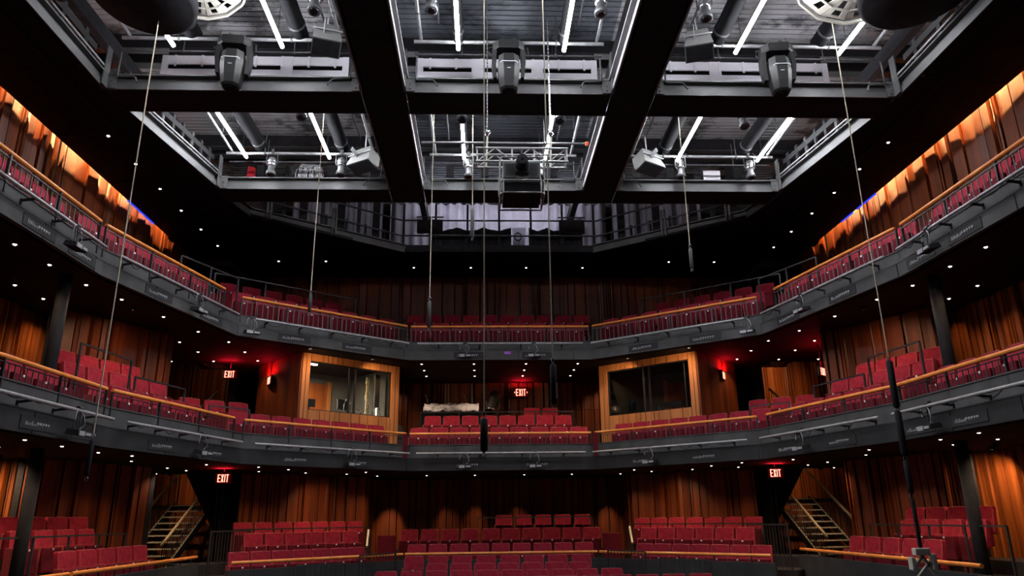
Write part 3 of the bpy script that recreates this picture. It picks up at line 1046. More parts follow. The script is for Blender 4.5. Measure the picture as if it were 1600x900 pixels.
def booth(s):
    sd = SIDE[s]
    A = Vector((s * 4.9, 17.95, 0))      # outer front corner
    B = Vector((s * 2.74, 19.88, 0))     # inner front corner
    d = (B - A)
    ln = d.length
    d.normalize()
    n = Vector((s * n2.x, n2.y, 0))      # away from the hall
    z0, z1 = F1, Z2
    w0, w1 = 0.22, ln - 0.26             # window along the front
    wz0, wz1 = 4.19, 5.40
    rnd = random.Random(70 + s)
    m = MB()

    def plank(t0, t1, za, zb):
        g = 0.010
        a, b = A + d * (t0 + g), A + d * (t1 - g)
        m.bar((a.x, a.y, (za + zb) / 2), (b.x, b.y, (za + zb) / 2), 0.05, zb - za)
    plank(0, 0.10, z0, z1)
    plank(0.10, w0, z0, z1)
    plank(w1, w1 + 0.13, z0, z1)
    plank(w1 + 0.13, ln, z0, z1)
    t = w0
    while t < w1 - 0.01:
        w = min(rnd.choice([0.14, 0.25, 0.33]), w1 - t)
        plank(t, t + w, z0, wz0)
        plank(t, t + w, wz1, z1)
        t += w
    # dark backing with the opening
    for t0, t1, za, zb in ((0, w0, z0, z1), (w1, ln, z0, z1), (w0, w1, z0, wz0), (w0, w1, wz1, z1)):
        a, b = A + d * t0 + n * 0.06, A + d * t1 + n * 0.06
        m.bar((a.x, a.y, (za + zb) / 2), (b.x, b.y, (za + zb) / 2), 0.05, zb - za, 1)
    struct(m.build('wall_booth_%s' % sd, ['wood_booth', 'black']))
    # side walls
    m = MB()
    for c in (A, B):
        a, b = c + n * 0.02, c + n * 2.3
        m.bar((a.x, a.y, (z0 + z1) / 2), (b.x, b.y, (z0 + z1) / 2), 0.06, z1 - z0)
    struct(m.build('wall_booth_side_%s' % sd, 'wood_booth' if 0 else 'wood'))
    m = MB()
    a, b = A + n * 2.3, B + n * 2.3
    m.bar((a.x, a.y, (z0 + z1) / 2), (b.x, b.y, (z0 + z1) / 2), 0.06, z1 - z0)
    for c, e in ((A, 0.06), (B, -0.06)):
        a, b = c + d * e + n * 0.1, c + d * e + n * 2.25
        m.bar((a.x, a.y, (z0 + z1) / 2), (b.x, b.y, (z0 + z1) / 2), 0.03, z1 - z0)
    a, b = A + n * 2.25 + d * 1.45, A + n * 2.25 + d * 2.02
    struct(m.build('wall_booth_back_%s' % sd, 'plaster'))
    m = MB()
    m.bar((a.x, a.y, 4.35), (b.x, b.y, 4.35), 0.04, 1.9)
    a2, b2 = b, b + d * 0.12
    m.bar((a2.x, a2.y, 4.38), (b2.x, b2.y, 4.38), 0.06, 2.0, 1)
    struct(m.build('door_%d' % (1 if s < 0 else 2), ['wood2', 'wood_booth']))
    # window frame and panes
    fr = MB()
    for t0, za, t1, zb in ((w0, wz0, w1, wz0), (w0, wz1, w1, wz1), (w0, wz0, w0, wz1), (w1, wz0, w1, wz1), (w0 + (w1 - w0) * 0.48, wz0, w0 + (w1 - w0) * 0.48, wz1), (w0 + (w1 - w0) * 0.55, wz0, w0 + (w1 - w0) * 0.55, wz1)):
        a, b = A + d * t0 + n * 0.05, A + d * t1 + n * 0.05
        fr.bar((a.x, a.y, za), (b.x, b.y, zb), 0.05, 0.05 if za == zb else 0.035, 0, up=(0, 0, 1) if za == zb else (n.x, n.y, 0))
    w = struct(fr.build('window_%d' % (1 if s < 0 else 2), 'black'))
    g = MB()
    a, b = A + d * w0 + n * 0.07, A + d * w1 + n * 0.07
    g.bar((a.x, a.y, (wz0 + wz1) / 2), (b.x, b.y, (wz0 + wz1) / 2), 0.008, wz1 - wz0)
    g.build('window_pane', 'glass', w)
    # desk inside
    ang = math.atan2(d.y, d.x)

    def local(tt, nn, z):
        c = A + d * tt + n * nn
        return (c.x, c.y, z)
    dk = MB()
    a, b = A + d * 0.1 + n * 0.42, A + d * (ln - 0.1) + n * 0.42
    dk.bar((a.x, a.y, 4.19), (b.x, b.y, 4.19), 0.62, 0.05)
    tag(dk.build('control_desk', 'dgrey'), 'dark desk along the window inside the %s control booth' % sd, 'desk')

    def monitor(tt, nn, w_, h_, lab, rzz=0.0):
        tm = thing('monitor', lab, 'monitor', local(tt, nn, 4.215), ang + rzz)
        MB().rbox(-w_ / 2, -0.02, 0.12, w_ / 2, 0.02, 0.12 + h_, 0.008).build('screen', 'dgrey', tm)
        MB().box(-0.02, -0.01, 0.0, 0.02, 0.02, 0.14).box(-0.1, -0.07, 0, 0.1, 0.07, 0.015).build('stand', 'dgrey', tm)

    def gooseneck(tt, nn, lab, dx=0.12):
        tl = thing('gooseneck_lamp', lab, 'lamp', local(tt, nn, 4.215))
        MB().lathe([(0.05, 0), (0.05, 0.02)], n=12).build('base', 'dgrey', tl)
        MB().tube([(0, 0, 0), (0, 0, 0.22), (dx * 0.4, 0, 0.34), (dx, 0, 0.36), (dx * 1.3, 0, 0.28)], 0.008, 6).build('neck', 'pipe', tl)
        MB().tube([(dx * 1.3, 0, 0.28), (dx * 1.45, 0, 0.22)], [0.015, 0.03], 8).build('lamp_head', 'dgrey', tl)
    if s < 0:
        tl = thing('ceiling_strip_light', 'bright strip light on the ceiling of the left control booth', 'light', local(0.55, 0.75, 5.50), ang)
        MB().box(-0.28, -0.05, 0.0, 0.28, 0.05, 0.06).build('housing', 'greybox', tl)
        MB().box(-0.26, -0.035, -0.03, 0.26, 0.035, 0.0).build('diffuser', 'booth_lamp', tl)
        ld = bpy.data.lights.new('booth_glow', 'AREA')
        ld.shape = 'RECTANGLE'
        ld.size, ld.size_y = 0.5, 0.07
        ld.energy = 230
        ld.color = (1.0, 0.88, 0.7)
        lo = bpy.data.objects.new('booth_glow', ld)
        COL.objects.link(lo)
        lo.parent = tl
        lo.location = (0, 0, -0.04)
        monitor(0.50, 0.45, 0.34, 0.2, 'small dark monitor on the desk of the left control booth, far end')
        monitor(1.45, 0.40, 0.42, 0.26, 'wide dark monitor by the middle of the left control booth window', 0.25)
        tw = thing('white_box', 'small white box at the window of the left control booth', 'box', local(w1 - 0.22, 0.25, 4.215), ang)
        MB().rbox(-0.055, -0.05, 0, 0.055, 0.05, 0.24, 0.006).build('carton', 'tag', tw)
        MB().box(-0.045, -0.054, 0.19, 0.045, -0.05, 0.22).build('lid', 'greybox', tw)
        tc = thing('cable_bundle', 'yellow and grey cables hanging inside the left control booth', 'cables', local(w1 - 0.38, 0.55, 4.3), ang)
        for k in range(7):
            r = random.Random(k)
            pts = [(r.uniform(-.03, .03) + 0.05 * math.sin(j * 1.3 + k), r.uniform(-.02, .02), 1.0 - j * 0.14) for j in range(8)]
            MB().tube(pts, 0.009, 6).build('cable', 'yellow' if k % 2 else 'greybox', tc)
        m = MB()
        m.bar(local(w1 - 0.2, 0.5, 4.8), local(w1 - 0.05, 0.5, 4.8), 0.1, 1.2)
        tag(m.build('acoustic_baffle', 'greybox' if 0 else 'plaster'), 'grey upright panel at the end of the left control booth window', 'panel')
        gooseneck(1.35, 0.2, 'bent lamp standing on the left control booth desk')
        to = thing('headphones', 'headphones lying on the sill of the left control booth', 'headphones', local(1.75, 0.2, 4.23), ang)
        MB().tube([(0.09 * math.cos(k * PI / 8), 0, 0.03 + 0.1 * math.sin(k * PI / 8)) for k in range(9)], 0.008, 6).build('headband', 'dgrey', to)
        for e in (-1, 1):
            MB().lathe([(0.03, -0.015), (0.04, 0.0), (0.03, 0.015)], c=(e * 0.09, 0, 0.035), axis=(1, 0, 0), n=12).build('ear_cup', 'mgrey', to)
    else:
        monitor(ln - 0.75, 0.4, 0.36, 0.26, 'tilted dark screen near the inner end of the right control booth window', -0.5)
        monitor(1.0, 0.55, 0.5, 0.14, 'low wide console screen in the right control booth')
        gooseneck(ln - 0.45, 0.25, 'bent lamp standing at the inner end of the right control booth desk', 0.14)
        gooseneck(ln - 1.0, 0.3, 'second bent lamp on the right control booth desk, beside the frame post', -0.14)
        tp = thing('potted_plant', 'small green plant in a white pot inside the right control booth', 'plant', local(1.22, 0.2, 4.215))
        MB().lathe([(0.035, 0), (0.048, 0.10), (0.05, 0.1)], n=14).build('pot', 'tag', tp)
        m = MB()
        for k in range(10):
            a_ = k * 0.63
            m.tube([(0, 0, 0.09), (0.02 * math.cos(a_), 0.02 * math.sin(a_), 0.14), (0.05 * math.cos(a_), 0.05 * math.sin(a_), 0.17)], [0.008, 0.01, 0.002], 5)
        m.build('leaves', 'green', tp)
        m = MB()
        a_ = local(0.42, 0.16, 4.2)
        b_ = local(0.42, 0.16, 5.38)
        tag(MB().bar(a_, b_, 0.02, 0.02, 0, up=(n.x, n.y, 0)).build('steel_upright', 'pipe'), 'bright thin upright just inside the right control booth window', 'post')


booth(-1)
booth(1)

# ------------------------------------------------------------------ sound desk, chair and rack at the back of the lower balcony
t = thing('mixing_desk', 'mixing desk under a crumpled silver cover at the back of the lower balcony', 'mixing desk', (-1.38, 21.6, F1 + 0.82))
MB().box(-0.86, -0.25, 0, 0.86, 0.35, 0.78).build('desk_body', 'black', t)
m = MB()
nx = 26
vs, fs = [], []
rr = random.Random(12)
for j in range(7):
    for i in range(nx):
        x = -0.80 + 1.60 * i / (nx - 1)
        y = -0.28 + j * 0.09
        z = 0.84 + j * 0.032 + 0.022 * math.sin(i * 0.9 + j * 1.7) + 0.014 * math.sin(i * 2.3 - j) + rr.uniform(-0.006, 0.006)
        if j == 0:
            z -= 0.08
        vs.append((x, y, z))
for j in range(6):
    for i in range(nx - 1):
        a = j * nx + i
        fs.append((a, a + 1, a + nx + 1, a + nx))
b0 = len(vs)
vs += [(v[0], v[1] + 0.004, v[2] - 0.03) for v in vs]
fs += [tuple(b0 + i for i in f[::-1]) for f in fs]
m.add(vs, fs)
m.build('dust_cover', 'silver', t)
for k, (x, dx) in enumerate(((-0.72, -0.05), (-0.55, 0.08), (0.42, -0.06), (0.62, 0.14))):
    MB().tube([(x, 0.2, 0.78), (x, 0.2, 1.12), (x + dx, 0.17, 1.28), (x + dx * 1.4, 0.12, 1.26)], 0.009, 6).build('desk_lamp', 'pipe', t)

t = thing('office_chair', 'dark office chair with armrests beside the silver covered desk', 'chair', (-2.62, 20.9, F1 + 0.03), 0.9)
MB().rbox(-0.24, -0.24, 0.44, 0.24, 0.24, 0.52, 0.03).build('seat', 'dgrey', t)
m = MB()
m.loft([[(-0.2, 0.20, 0.6), (0.2, 0.20, 0.6), (0.2, 0.25, 0.6), (-0.2, 0.25, 0.6)], [(-0.22, 0.24, 0.85), (0.22, 0.24, 0.85), (0.22, 0.29, 0.85), (-0.22, 0.29, 0.85)], [(-0.17, 0.33, 1.12), (0.17, 0.33, 1.12), (0.17, 0.37, 1.12), (-0.17, 0.37, 1.12)]])
m.build('backrest', 'dgrey', t)
for e in (-1, 1):
    MB().tube([(e * 0.26, 0.05, 0.48), (e * 0.29, 0.05, 0.68)], 0.015, 8).rbox(e * 0.29 - 0.04, -0.15, 0.68, e * 0.29 + 0.04, 0.15, 0.71, 0.01).build('armrest', 'mgrey', t)
MB().tube([(0, 0, 0.08), (0, 0, 0.45)], 0.03, 10).build('gas_post', 'pipe', t)
for k in range(5):
    a = k * 2 * PI / 5
    MB().tube([(0, 0, 0.11), (0.28 * math.cos(a), 0.28 * math.sin(a), 0.07)], [0.025, 0.015], 8).lathe([(0.01, -0.02), (0.03, -0.02), (0.03, 0.02)], c=(0.28 * math.cos(a), 0.28 * math.sin(a), 0.035), axis=(-math.sin(a), math.cos(a), 0), n=10).build('leg', 'dgrey', t)

t = thing('follow_spot', 'black followspot on a stand with silver edges behind the lower balcony seats', 'spotlight', (-0.16, 21.78, F1 + 0.82))
MB().tube([(0, 0, 0), (0, 0, 0.85)], 0.03, 8).build('stand', 'dpipe', t)
for k in range(3):
    a = 0.5 + k * 2 * PI / 3
    MB().tube([(0, 0, 0.35), (0.33 * math.cos(a), 0.2 * math.sin(a), 0.0)], 0.014, 6).build('leg', 'dpipe', t)
MB().lathe([(0.11, -0.38), (0.14, -0.36), (0.14, 0.0), (0.17, 0.02), (0.17, 0.34), (0.08, 0.42)], c=(0, 0, 1.05), axis=(0.25, 0.55, 0.8), n=20).build('lamp_body', 'dgrey', t)
MB().lathe([(0.145, -0.37), (0.15, -0.36), (0.15, -0.33)], c=(0, 0, 1.05), axis=(0.25, 0.55, 0.8), n=20).build('lens_ring', 'chrome', t)
MB().bar((-0.19, 0, 0.85), (-0.19, 0, 1.1), 0.02, 0.03).bar((0.19, 0, 0.85), (0.19, 0, 1.1), 0.02, 0.03).bar((-0.2, 0, 0.85), (0.2, 0, 0.85), 0.03, 0.02).build('yoke', 'pipe', t)

# ------------------------------------------------------------------ EXIT signs


def exit_sign(x, y, zc, rz, label, ceil, chev=False, power=11.0):
    t = thing('exit_sign', label, 'sign', (x, y, zc), rz, 'red exit signs')
    MB().rbox(-0.19, 0, -0.125, 0.19, 0.06, 0.125, 0.006).build('casing', 'black', t)
    MB().box(-0.175, -0.004, -0.11, 0.175, 0.0, 0.11).build('face', 'exitbg', t)
    m = MB()
    h, w, g, st = 0.17, 0.058, 0.018, 0.018
    x0 = -(4 * w + 3 * g - 0.035) / 2
    y0, y1 = -0.012, -0.004
    z0, z1 = -h / 2, h / 2
    # E
    m.box(x0, y0, z0, x0 + st, y1, z1)
    for zz in (z0, -st / 2, z1 - st):
        m.box(x0, y0, zz, x0 + w, y1, zz + st)
    # X
    x0 += w + g
    for a, b in (((x0 + st / 2, z0), (x0 + w - st / 2, z1)), ((x0 + st / 2, z1), (x0 + w - st / 2, z0))):
        m.bar((a[0], (y0 + y1) / 2, a[1]), (b[0], (y0 + y1) / 2, b[1]), 0.008, st, 0)
    # I
    x0 += w + g
    m.box(x0, y0, z0, x0 + st, y1, z1)
    x0 += st + g
    # T
    m.box(x0, y0, z1 - st, x0 + w, y1, z1)
    m.box(x0 + w / 2 - st / 2, y0, z0, x0 + w / 2 + st / 2, y1, z1)
    if chev:
        for e in (-1, 1):
            m.bar((e * 0.145, -0.008, 0.02), (e * 0.168, -0.008, 0), 0.008, 0.008)
            m.bar((e * 0.145, -0.008, -0.02), (e * 0.168, -0.008, 0), 0.008, 0.008)
    m.build('lettering', 'exit', t)
    MB().bar((0, 0.03, 0.125), (0, 0.03, ceil - zc), 0.02, 0.02).build('hanger', 'black', t)
    ld = bpy.data.lights.new('exit_glow', 'AREA')
    ld.shape = 'RECTANGLE'
    ld.size, ld.size_y = 0.34, 0.05
    ld.energy = power
    ld.color = (1.0, 0.01, 0.03)
    lo = bpy.data.objects.new('exit_glow', ld)
    COL.objects.link(lo)
    lo.parent = t
    lo.location = (0, -0.06, 0.14)
    lo.rotation_euler = (PI, 0, 0)
    return t


exit_sign(-6.38, 17.5, 2.55, 0.0, 'lit red EXIT sign hanging under the lower balcony, by the left stair', Z1)
exit_sign(6.42, 17.5, 2.55, 0.0, 'lit red EXIT sign hanging under the lower balcony, by the right stair', Z1)
exit_sign(-7.0, 19.0, 5.24, 0.0, 'lit red EXIT sign above the corner seats, lower balcony left', Z2)
exit_sign(-5.98, 19.0, 5.07, -1.05, 'angled EXIT sign beside the left control booth', Z2)
t = exit_sign(0.69, 22.1, 5.24, 0.0, 'lit red EXIT sign with arrows on the back wall over the middle seats', Z2 - 0.02, True)
t.scale = (1.2, 1.2, 1.2)
exit_sign(5.92, 19.0, 5.15, 1.05, 'angled EXIT sign beside the right control booth', Z2)
exit_sign(7.75, 17.2, 4.90, 0.75, 'EXIT sign beside the timber wall at the right stair, lower balcony', Z2)

# ------------------------------------------------------------------ downlights
dl0 = None
beams = {}


def downlight(x, y, z, lab, group, lv=0, size=95):
    global dl0
    if dl0 is None:
        t = thing('downlight', lab, 'ceiling light', (x, y, z), 0, group)
        MB().lathe([(0.062, 0.0), (0.066, -0.006), (0.05, -0.012), (0.045, -0.004), (0.045, 0.0)], n=20).build('trim_ring', 'black', t)
        MB().lathe([(0.001, -0.022), (0.014, -0.020), (0.024, -0.012), (0.028, 0.0)], n=14).build('lamp', 'down', t)
        ld = bpy.data.lights.new('downlight_beam', 'SPOT')
        ld.energy = DOWN_W[lv]
        ld.color = (1.0, 0.70, 0.45)
        ld.spot_size = math.radians(size)
        ld.spot_blend = 0.9
        ld.shadow_soft_size = 0.04
        lo = bpy.data.objects.new('downlight_beam', ld)
        COL.objects.link(lo)
        lo.parent = t
        lo.location = (0, 0, -0.05)
        dl0 = t
        return t
    c = copy_tree(dl0, None, (x, y, z), 0, lab, group)
    if lv not in beams:
        beams[lv] = dl0.children[-1].data.copy() if dl0.children[-1].type == 'LIGHT' else [h for h in dl0.children if h.type == 'LIGHT'][0].data.copy()
        beams[lv].energy = DOWN_W[lv]
        beams[lv].spot_size = math.radians({2: 70, 1: 125, 0: 130}[lv])
    for h in c.children:
        if h.type == 'LIGHT':
            h.data = beams[lv]
    return c


def lattice(pts, z, zone, cat, lv):
    """each lamp named by its place in the lattice of its ceiling"""
    for i, (x, y) in enumerate(sorted(pts)):
        side = 'left' if x < 0 else 'right'
        nb = len([1 for p in pts if (p[0] < 0) == (x < 0)])
        k = [p for p in sorted(pts, key=lambda q: (-q[1], abs(q[0]))) if (p[0] < 0) == (x < 0)].index((x, y))
        lab = '%s downlight from the back wall, %s half, %s' % (ORDN(k), side, zone)
        downlight(x, y, z, lab, cat, lv)


T2L = [(7.65, 12.83), (7.65, 14.0), (7.65, 15.2), (7.65, 16.4), (7.62, 17.6), (7.6, 18.77), (6.3, 20.0), (4.96, 20.0), (2.5, 20.54), (0.82, 20.54)]
lattice([(x * s, y) for x, y in T2L for s in (-1, 1)], ZC, 'top ceiling', 'downlights in the top ceiling', 2)
T1L = [(7.42, 10.48), (7.42, 11.4), (8.6, 12.47), (7.38, 12.46), (8.58, 13.3), (7.18, 13.35), (6.92, 14.58), (6.68, 15.82), (7.46, 16.8), (7.42, 17.84), (8.5, 18.94), (7.43, 18.95),
       (6.34, 16.8), (6.3, 17.87), (6.29, 18.91), (6.25, 19.99), (2.1, 19.42), (2.1, 20.3), (2.1, 21.17), (0.7, 19.42), (0.7, 20.3), (0.7, 21.17)]
lattice([(x * s, y) for x, y in T1L for s in (-1, 1)], Z2, 'ceiling under the upper balcony', 'downlights under the upper balcony', 1)
T0L = [(7.98, 11.9), (7.0, 10.9), (7.0, 11.87), (7.8, 12.8), (7.0, 13.0), (6.75, 13.7), (7.3, 14.9), (6.25, 16.0), (7.42, 16.9), (7.35, 17.8), (8.5, 18.9), (5.42, 16.86), (5.85, 18.38),
       (5.0, 17.8), (4.9, 19.1), (4.0, 19.8), (3.4, 19.1), (3.35, 20.8), (2.0, 20.8), (0.68, 20.8)]
lattice([(x * s, y) for x, y in T0L for s in (-1, 1)], Z1, 'ceiling under the lower balcony', 'downlights under the lower balcony', 0)
# the two stairwell lamps at px height of the dark wells
for s in (-1, 1):
    downlight(s * 8.9, 22.6, 8.3, 'downlight deep in the %s stairwell above the flights' % SIDE[s], 'stairwell lamps', 2)
    downlight(s * 9.4, 21.2, 8.3, 'second downlight in the %s stairwell near its mouth' % SIDE[s], 'stairwell lamps', 2)
    downlight(s * 9.4, 24.2, 8.3, 'downlight grazing the back wall of the %s stairwell' % SIDE[s], 'stairwell lamps', 2)

# warm cove strips above the upper side walls
for s in (-1, 1):
    t = thing('cove_light', 'warm strip light grazing the top of the %s timber wall' % SIDE[s], 'light', (s * 8.50, 3.0, 9.30), 0, 'cove lights')
    MB().box(-0.03, 0, 0.0, 0.03, 15.0, 0.04).box(min(-s * 0.03, -s * 0.035), 0, -0.10, max(-s * 0.03, -s * 0.035), 15.0, 0.04).build('channel', 'black', t)  # unseen inboard flap added to keep warm spill off the deck
    MB().box(-0.012, 0, -0.012, 0.012, 15.0, 0.0).build('strip', 'cove', t)
    for k, (y0, y1) in enumerate(((13.2, 14.6),) if s < 0 else ((12.6, 13.5), (13.7, 14.3))):
        tag(MB().box(-0.01, y0, 0, 0.01, y1, 0.03).build('blue_strip_light', 'blue', None, (s * 8.63, 2.6, ZC - 0.032)), 'small blue glowing strip over the %s timber wall, %s from the stage' % (SIDE[s], ORD[k]), 'light', 'blue strips')


# unseen warm washers added in the ceilings to brighten the timber walls
def washer(x, y, z, tx, ty, tz, w, lab, size=60):
    size *= 1.35
    t = thing('wall_washer', lab, 'light', (x, y, z), 0, 'wall washers')
    MB().lathe([(0.06, 0.0), (0.06, -0.05), (0.05, -0.05), (0.045, -0.005)], n=16).build('housing', 'black', t)
    ld = bpy.data.lights.new('wash_beam', 'SPOT')
    ld.energy = w
    ld.color = (1.0, 0.66, 0.38)
    ld.spot_size = math.radians(size)
    ld.spot_blend = 1.0
    ld.shadow_soft_size = 0.04
    lo = bpy.data.objects.new('wash_beam', ld)
    COL.objects.link(lo)
    lo.parent = t
    lo.location = (0, 0, -0.07)
    d = Vector((tx - x, ty - y, tz - z + 0.06))
    lo.rotation_euler = d.to_track_quat('-Z', 'Y').to_euler()


for s in (-1, 1):
    sd = SIDE[s]
    washer(s * 8.75, 13.9, Z2, s * 9.1, 14.6, 4.0, WASH_W * (3.0 if s < 0 else 1.3), 'washer over the recess beside the upper %s column' % sd, 80)
    washer(s * 8.9, 13.4, Z1, s * 9.3, 14.6, 1.2, WASH_W * 2.2, 'washer over the recess beside the lower %s column' % sd, 80)
    washer(s * 7.2, 13.9, Z2, s * 7.9, 14.6, 4.2, WASH_W * 0.8, 'washer before the angled %s timber wall, lower balcony' % sd, 90)
    washer(s * 4.6, 19.4, Z1 - 0.0, s * 4.8, 20.5, 1.5, WASH_W * 0.7, 'washer on the slanted %s wall of the parterre' % sd, 70)
    washer(s * 8.5, 12.7, Z1, s * 9.35, 12.4, 1.0, WASH_W * .7, 'washer on the outer %s wall of the parterre' % sd, 90)
    washer(s * 4.6, 17.35, Z2 - 0.0, s * 4.1, 18.9, 4.4, WASH_W * 1.2, 'washer on the front of the %s control booth, outer' % sd, 90)
    washer(s * 3.3, 18.55, Z2 - 0.0, s * 3.0, 19.8, 4.4, WASH_W * 1.2, 'washer on the front of the %s control booth, inner' % sd, 90)
    washer(s * 3.3, 21.6, Z2, s * 3.2, 22.4, 4.2, WASH_W * (0.25 if s < 0 else 0.6), 'washer between the back wall and the %s control booth' % sd, 70)
    washer(s * 8.2, 19.0, Z1, s * 9.35, 22.4, 1.1, WASH_W * 4.5, 'spot aimed at the %s parterre stair from the balcony edge' % sd, 30)
    washer(s * 9.2, 24.2, 8.3, s * 9.3, 25.9, 2.4, WASH_W * 18, 'washer low on the stairwell back wall, %s' % sd, 28)
    washer(s * 8.6, 23.4, 8.3, s * 9.0, 25.9, 5.6, WASH_W * (9 if s > 0 else 0.6), 'washer high on the stairwell back wall, %s' % sd, 60)
for x, w in ((-3.25, 1.6), (-1.5, .5), (-0.7, .5), (0.6, .5), (3.3, 1.0)):  # added ceiling lamps that make the low lit patches
    washer(x, 22.15, Z1, x, 22.95, 1.2, WASH_W * w * 1.3, 'washer on the parterre back wall at the %s' % {-3.25: 'far left aisle', -1.5: 'second lit patch', -0.7: 'third lit patch', 0.6: 'patch right of the middle', 3.3: 'far right aisle'}[x], 30)

# ------------------------------------------------------------------ rigging grid: girders
XL0, XL1 = 1.80, 2.58        # longitudinal beams
YA0, YA1 = 11.2, 11.93
YB0, YB1 = 15.17, 15.88
YC0, YC1 = 7.15, 7.88


def channel(m, a, b, nrm, z0=ZC, mi=1, h=0.27):
    """C-shaped steel edge from a to b whose open side looks along nrm"""
    n = Vector((nrm[0], nrm[1], 0))
    a, b = Vector((a[0], a[1], 0)), Vector((b[0], b[1], 0))

    def pl(o, za, zb, th):
        A, B = a + n * o, b + n * o
        m.bar((A.x, A.y, (za + zb) / 2), (B.x, B.y, (za + zb) / 2), th, zb - za, mi)
    pl(-0.05, z0 + 0.0, z0 + h, 0.02)
    pl(0.0, z0 - 0.004, z0 + 0.10, 0.03)
    pl(0.0, z0 + h - 0.025, z0 + h, 0.12)


def girder(name, x0, y0, x1, y1, sides):
    m = MB()
    m.box(x0 + 0.01, y0 + 0.01, ZC, x1 - 0.01, y1 - 0.01, ZC + 0.03, 0)
    for s_ in sides:
        if s_ == '-y':
            channel(m, (x0, y0 + 0.015), (x1, y0 + 0.015), (0, -1))
        if s_ == '+y':
            channel(m, (x0, y1 - 0.015), (x1, y1 - 0.015), (0, 1))
        if s_ == '-x':
            channel(m, (x0 + 0.015, y0), (x0 + 0.015, y1), (-1, 0))
        if s_ == '+x':
            channel(m, (x1 - 0.015, y0), (x1 - 0.015, y1), (1, 0))
    return struct(m.build(name, ['black', 'pale_steel' if '+x' in sides else 'steel']))


cells_x = [(-6.95, -XL1), (-XL1, -XL0), (-XL0, XL0), (XL0, XL1), (XL1, 6.95)]
for (y0, y1, ex) in ((YC0, YC1, 6.95), (YA0, YA1, 6.90), (YB0, YB1, 6.35)):
    for x0, x1 in ((-ex, -XL1), (-XL0, XL0), (XL1, ex)):
        girder('ceiling_beam', x0, y0, x1, y1, ('-y', '+y'))
for s in (-1, 1):
    for (y0, y1) in ((1.5, YC0), (YC1, YA0), (YA1, YB0)):
        girder('ceiling_beam', min(s * XL0, s * XL1), y0, max(s * XL0, s * XL1), y1, ('-x', '+x'))
    for (y0, y1) in ((YC0, YC1), (YA0, YA1), (YB0, YB1)):
        girder('ceiling_beam', min(s * XL0, s * XL1), y0, max(s * XL0, s * XL1), y1, ())
    # outer edges of the grid
    m = MB()
    channel(m, (s * 6.95, 2.0), (s * 6.95, YA0), (-s, 0), mi=0)
    struct(m.build('ceiling_beam', 'steel'))
    m = MB()
    a, b = Vector((s * 6.85, YA1)), Vector((s * 6.35, YB0))
    n = Vector((-s * 0.988, -0.153))
    channel(m, a, b, (-s * 0.99, -0.13), mi=0)
    struct(m.build('ceiling_beam', 'steel'))
    m = MB()
    channel(m, (s * 6.12, 16.75), (s * 2.62, 19.25), (-s * 0.58, -0.81), mi=0, h=0.22)
    channel(m, (s * 6.3, 15.95), (s * 6.12, 16.75), (-s * 0.97, -0.22), mi=0, h=0.22)
    struct(m.build('ceiling_beam', 'steel'))
    # bolted joint plates
    for (px_, py_) in ((5.75, 17.0), (4.35, 18.0)):
        t = thing('joint_plate', 'bolted steel joint on the %s gallery edge %s' % (SIDE[s], 'near the girder' if px_ > 5 else 'halfway to the middle'), 'bracket', (s * px_, py_ - 0.04, ZC), s * -0.62, 'bolted joints of the gallery edge')
        MB().box(-0.07, -0.02, 0.02, -0.02, 0.02, 0.75).box(0.02, -0.02, 0.02, 0.07, 0.02, 0.75).build('upright', 'steel', t)
        for k in range(2):
            for e in (-0.045, 0.045):
                MB().lathe([(0.012, 0), (0.012, 0.012)], c=(e, -0.02, 0.06 + k * 0.12), axis=(0, -1, 0), n=8).build('bolt', 'pipe', t)
# middle gallery front (dark)
struct(MB().box(-2.62, 19.2, ZC, 2.62, 19.3, ZC + 0.2).build('ceiling_beam', 'black'))
# cell corner brackets with bolts
k = 0
for (yy, yn) in ((YA0, 'front'), (YB0, 'rear')):
    for (x, e, nm) in ((-6.9 if yn == 'front' else -6.33, 1, 'outer left'), (-XL1, -1, 'left beam outer'), (-XL0, 1, 'left beam inner'), (XL0, -1, 'right beam inner'), (XL1, 1, 'right beam outer'), (6.9 if yn == 'front' else 6.33, -1, 'outer right')):
        t = thing('corner_bracket', 'steel corner bracket of the %s girder, %s corner' % (yn, nm), 'bracket', (x, yy - 0.02, ZC), 0, 'corner brackets of the grid')
        MB().box(min(0, e * 0.16), -0.012, 0.0, max(0, e * 0.16), 0.0, 0.30).box(-0.012 if e > 0 else -0.012, -0.16, 0, 0.012, 0, 0.75).build('gusset', 'steel', t)
        for zz in (0.05, 0.14):
            MB().lathe([(0.015, 0), (0.015, 0.015)], c=(e * 0.08, -0.012, zz), axis=(0, -1, 0), n=8).build('bolt', 'mgrey', t)
        # bent conduit on the girder face
        if 'outer' in nm and yn == 'rear' and ('left beam' not in nm and 'right beam' not in nm):
            continue
        t = thing('bent_conduit', 'bent conduit on the %s girder face beside the %s corner' % (yn, nm), 'conduit', (x, yy - 0.06, ZC), 0, 'bent conduits of the grid')
        MB().tube([(e * 0.18, 0, 0.7), (e * 0.18, -0.01, 0.22), (e * 0.20, -0.01, 0.2), (e * 0.46, -0.01, 0.2), (e * 0.5, -0.02, 0.17), (e * 0.55, -0.06, 0.05)], 0.016, 8).build('tube', 'mgrey', t)

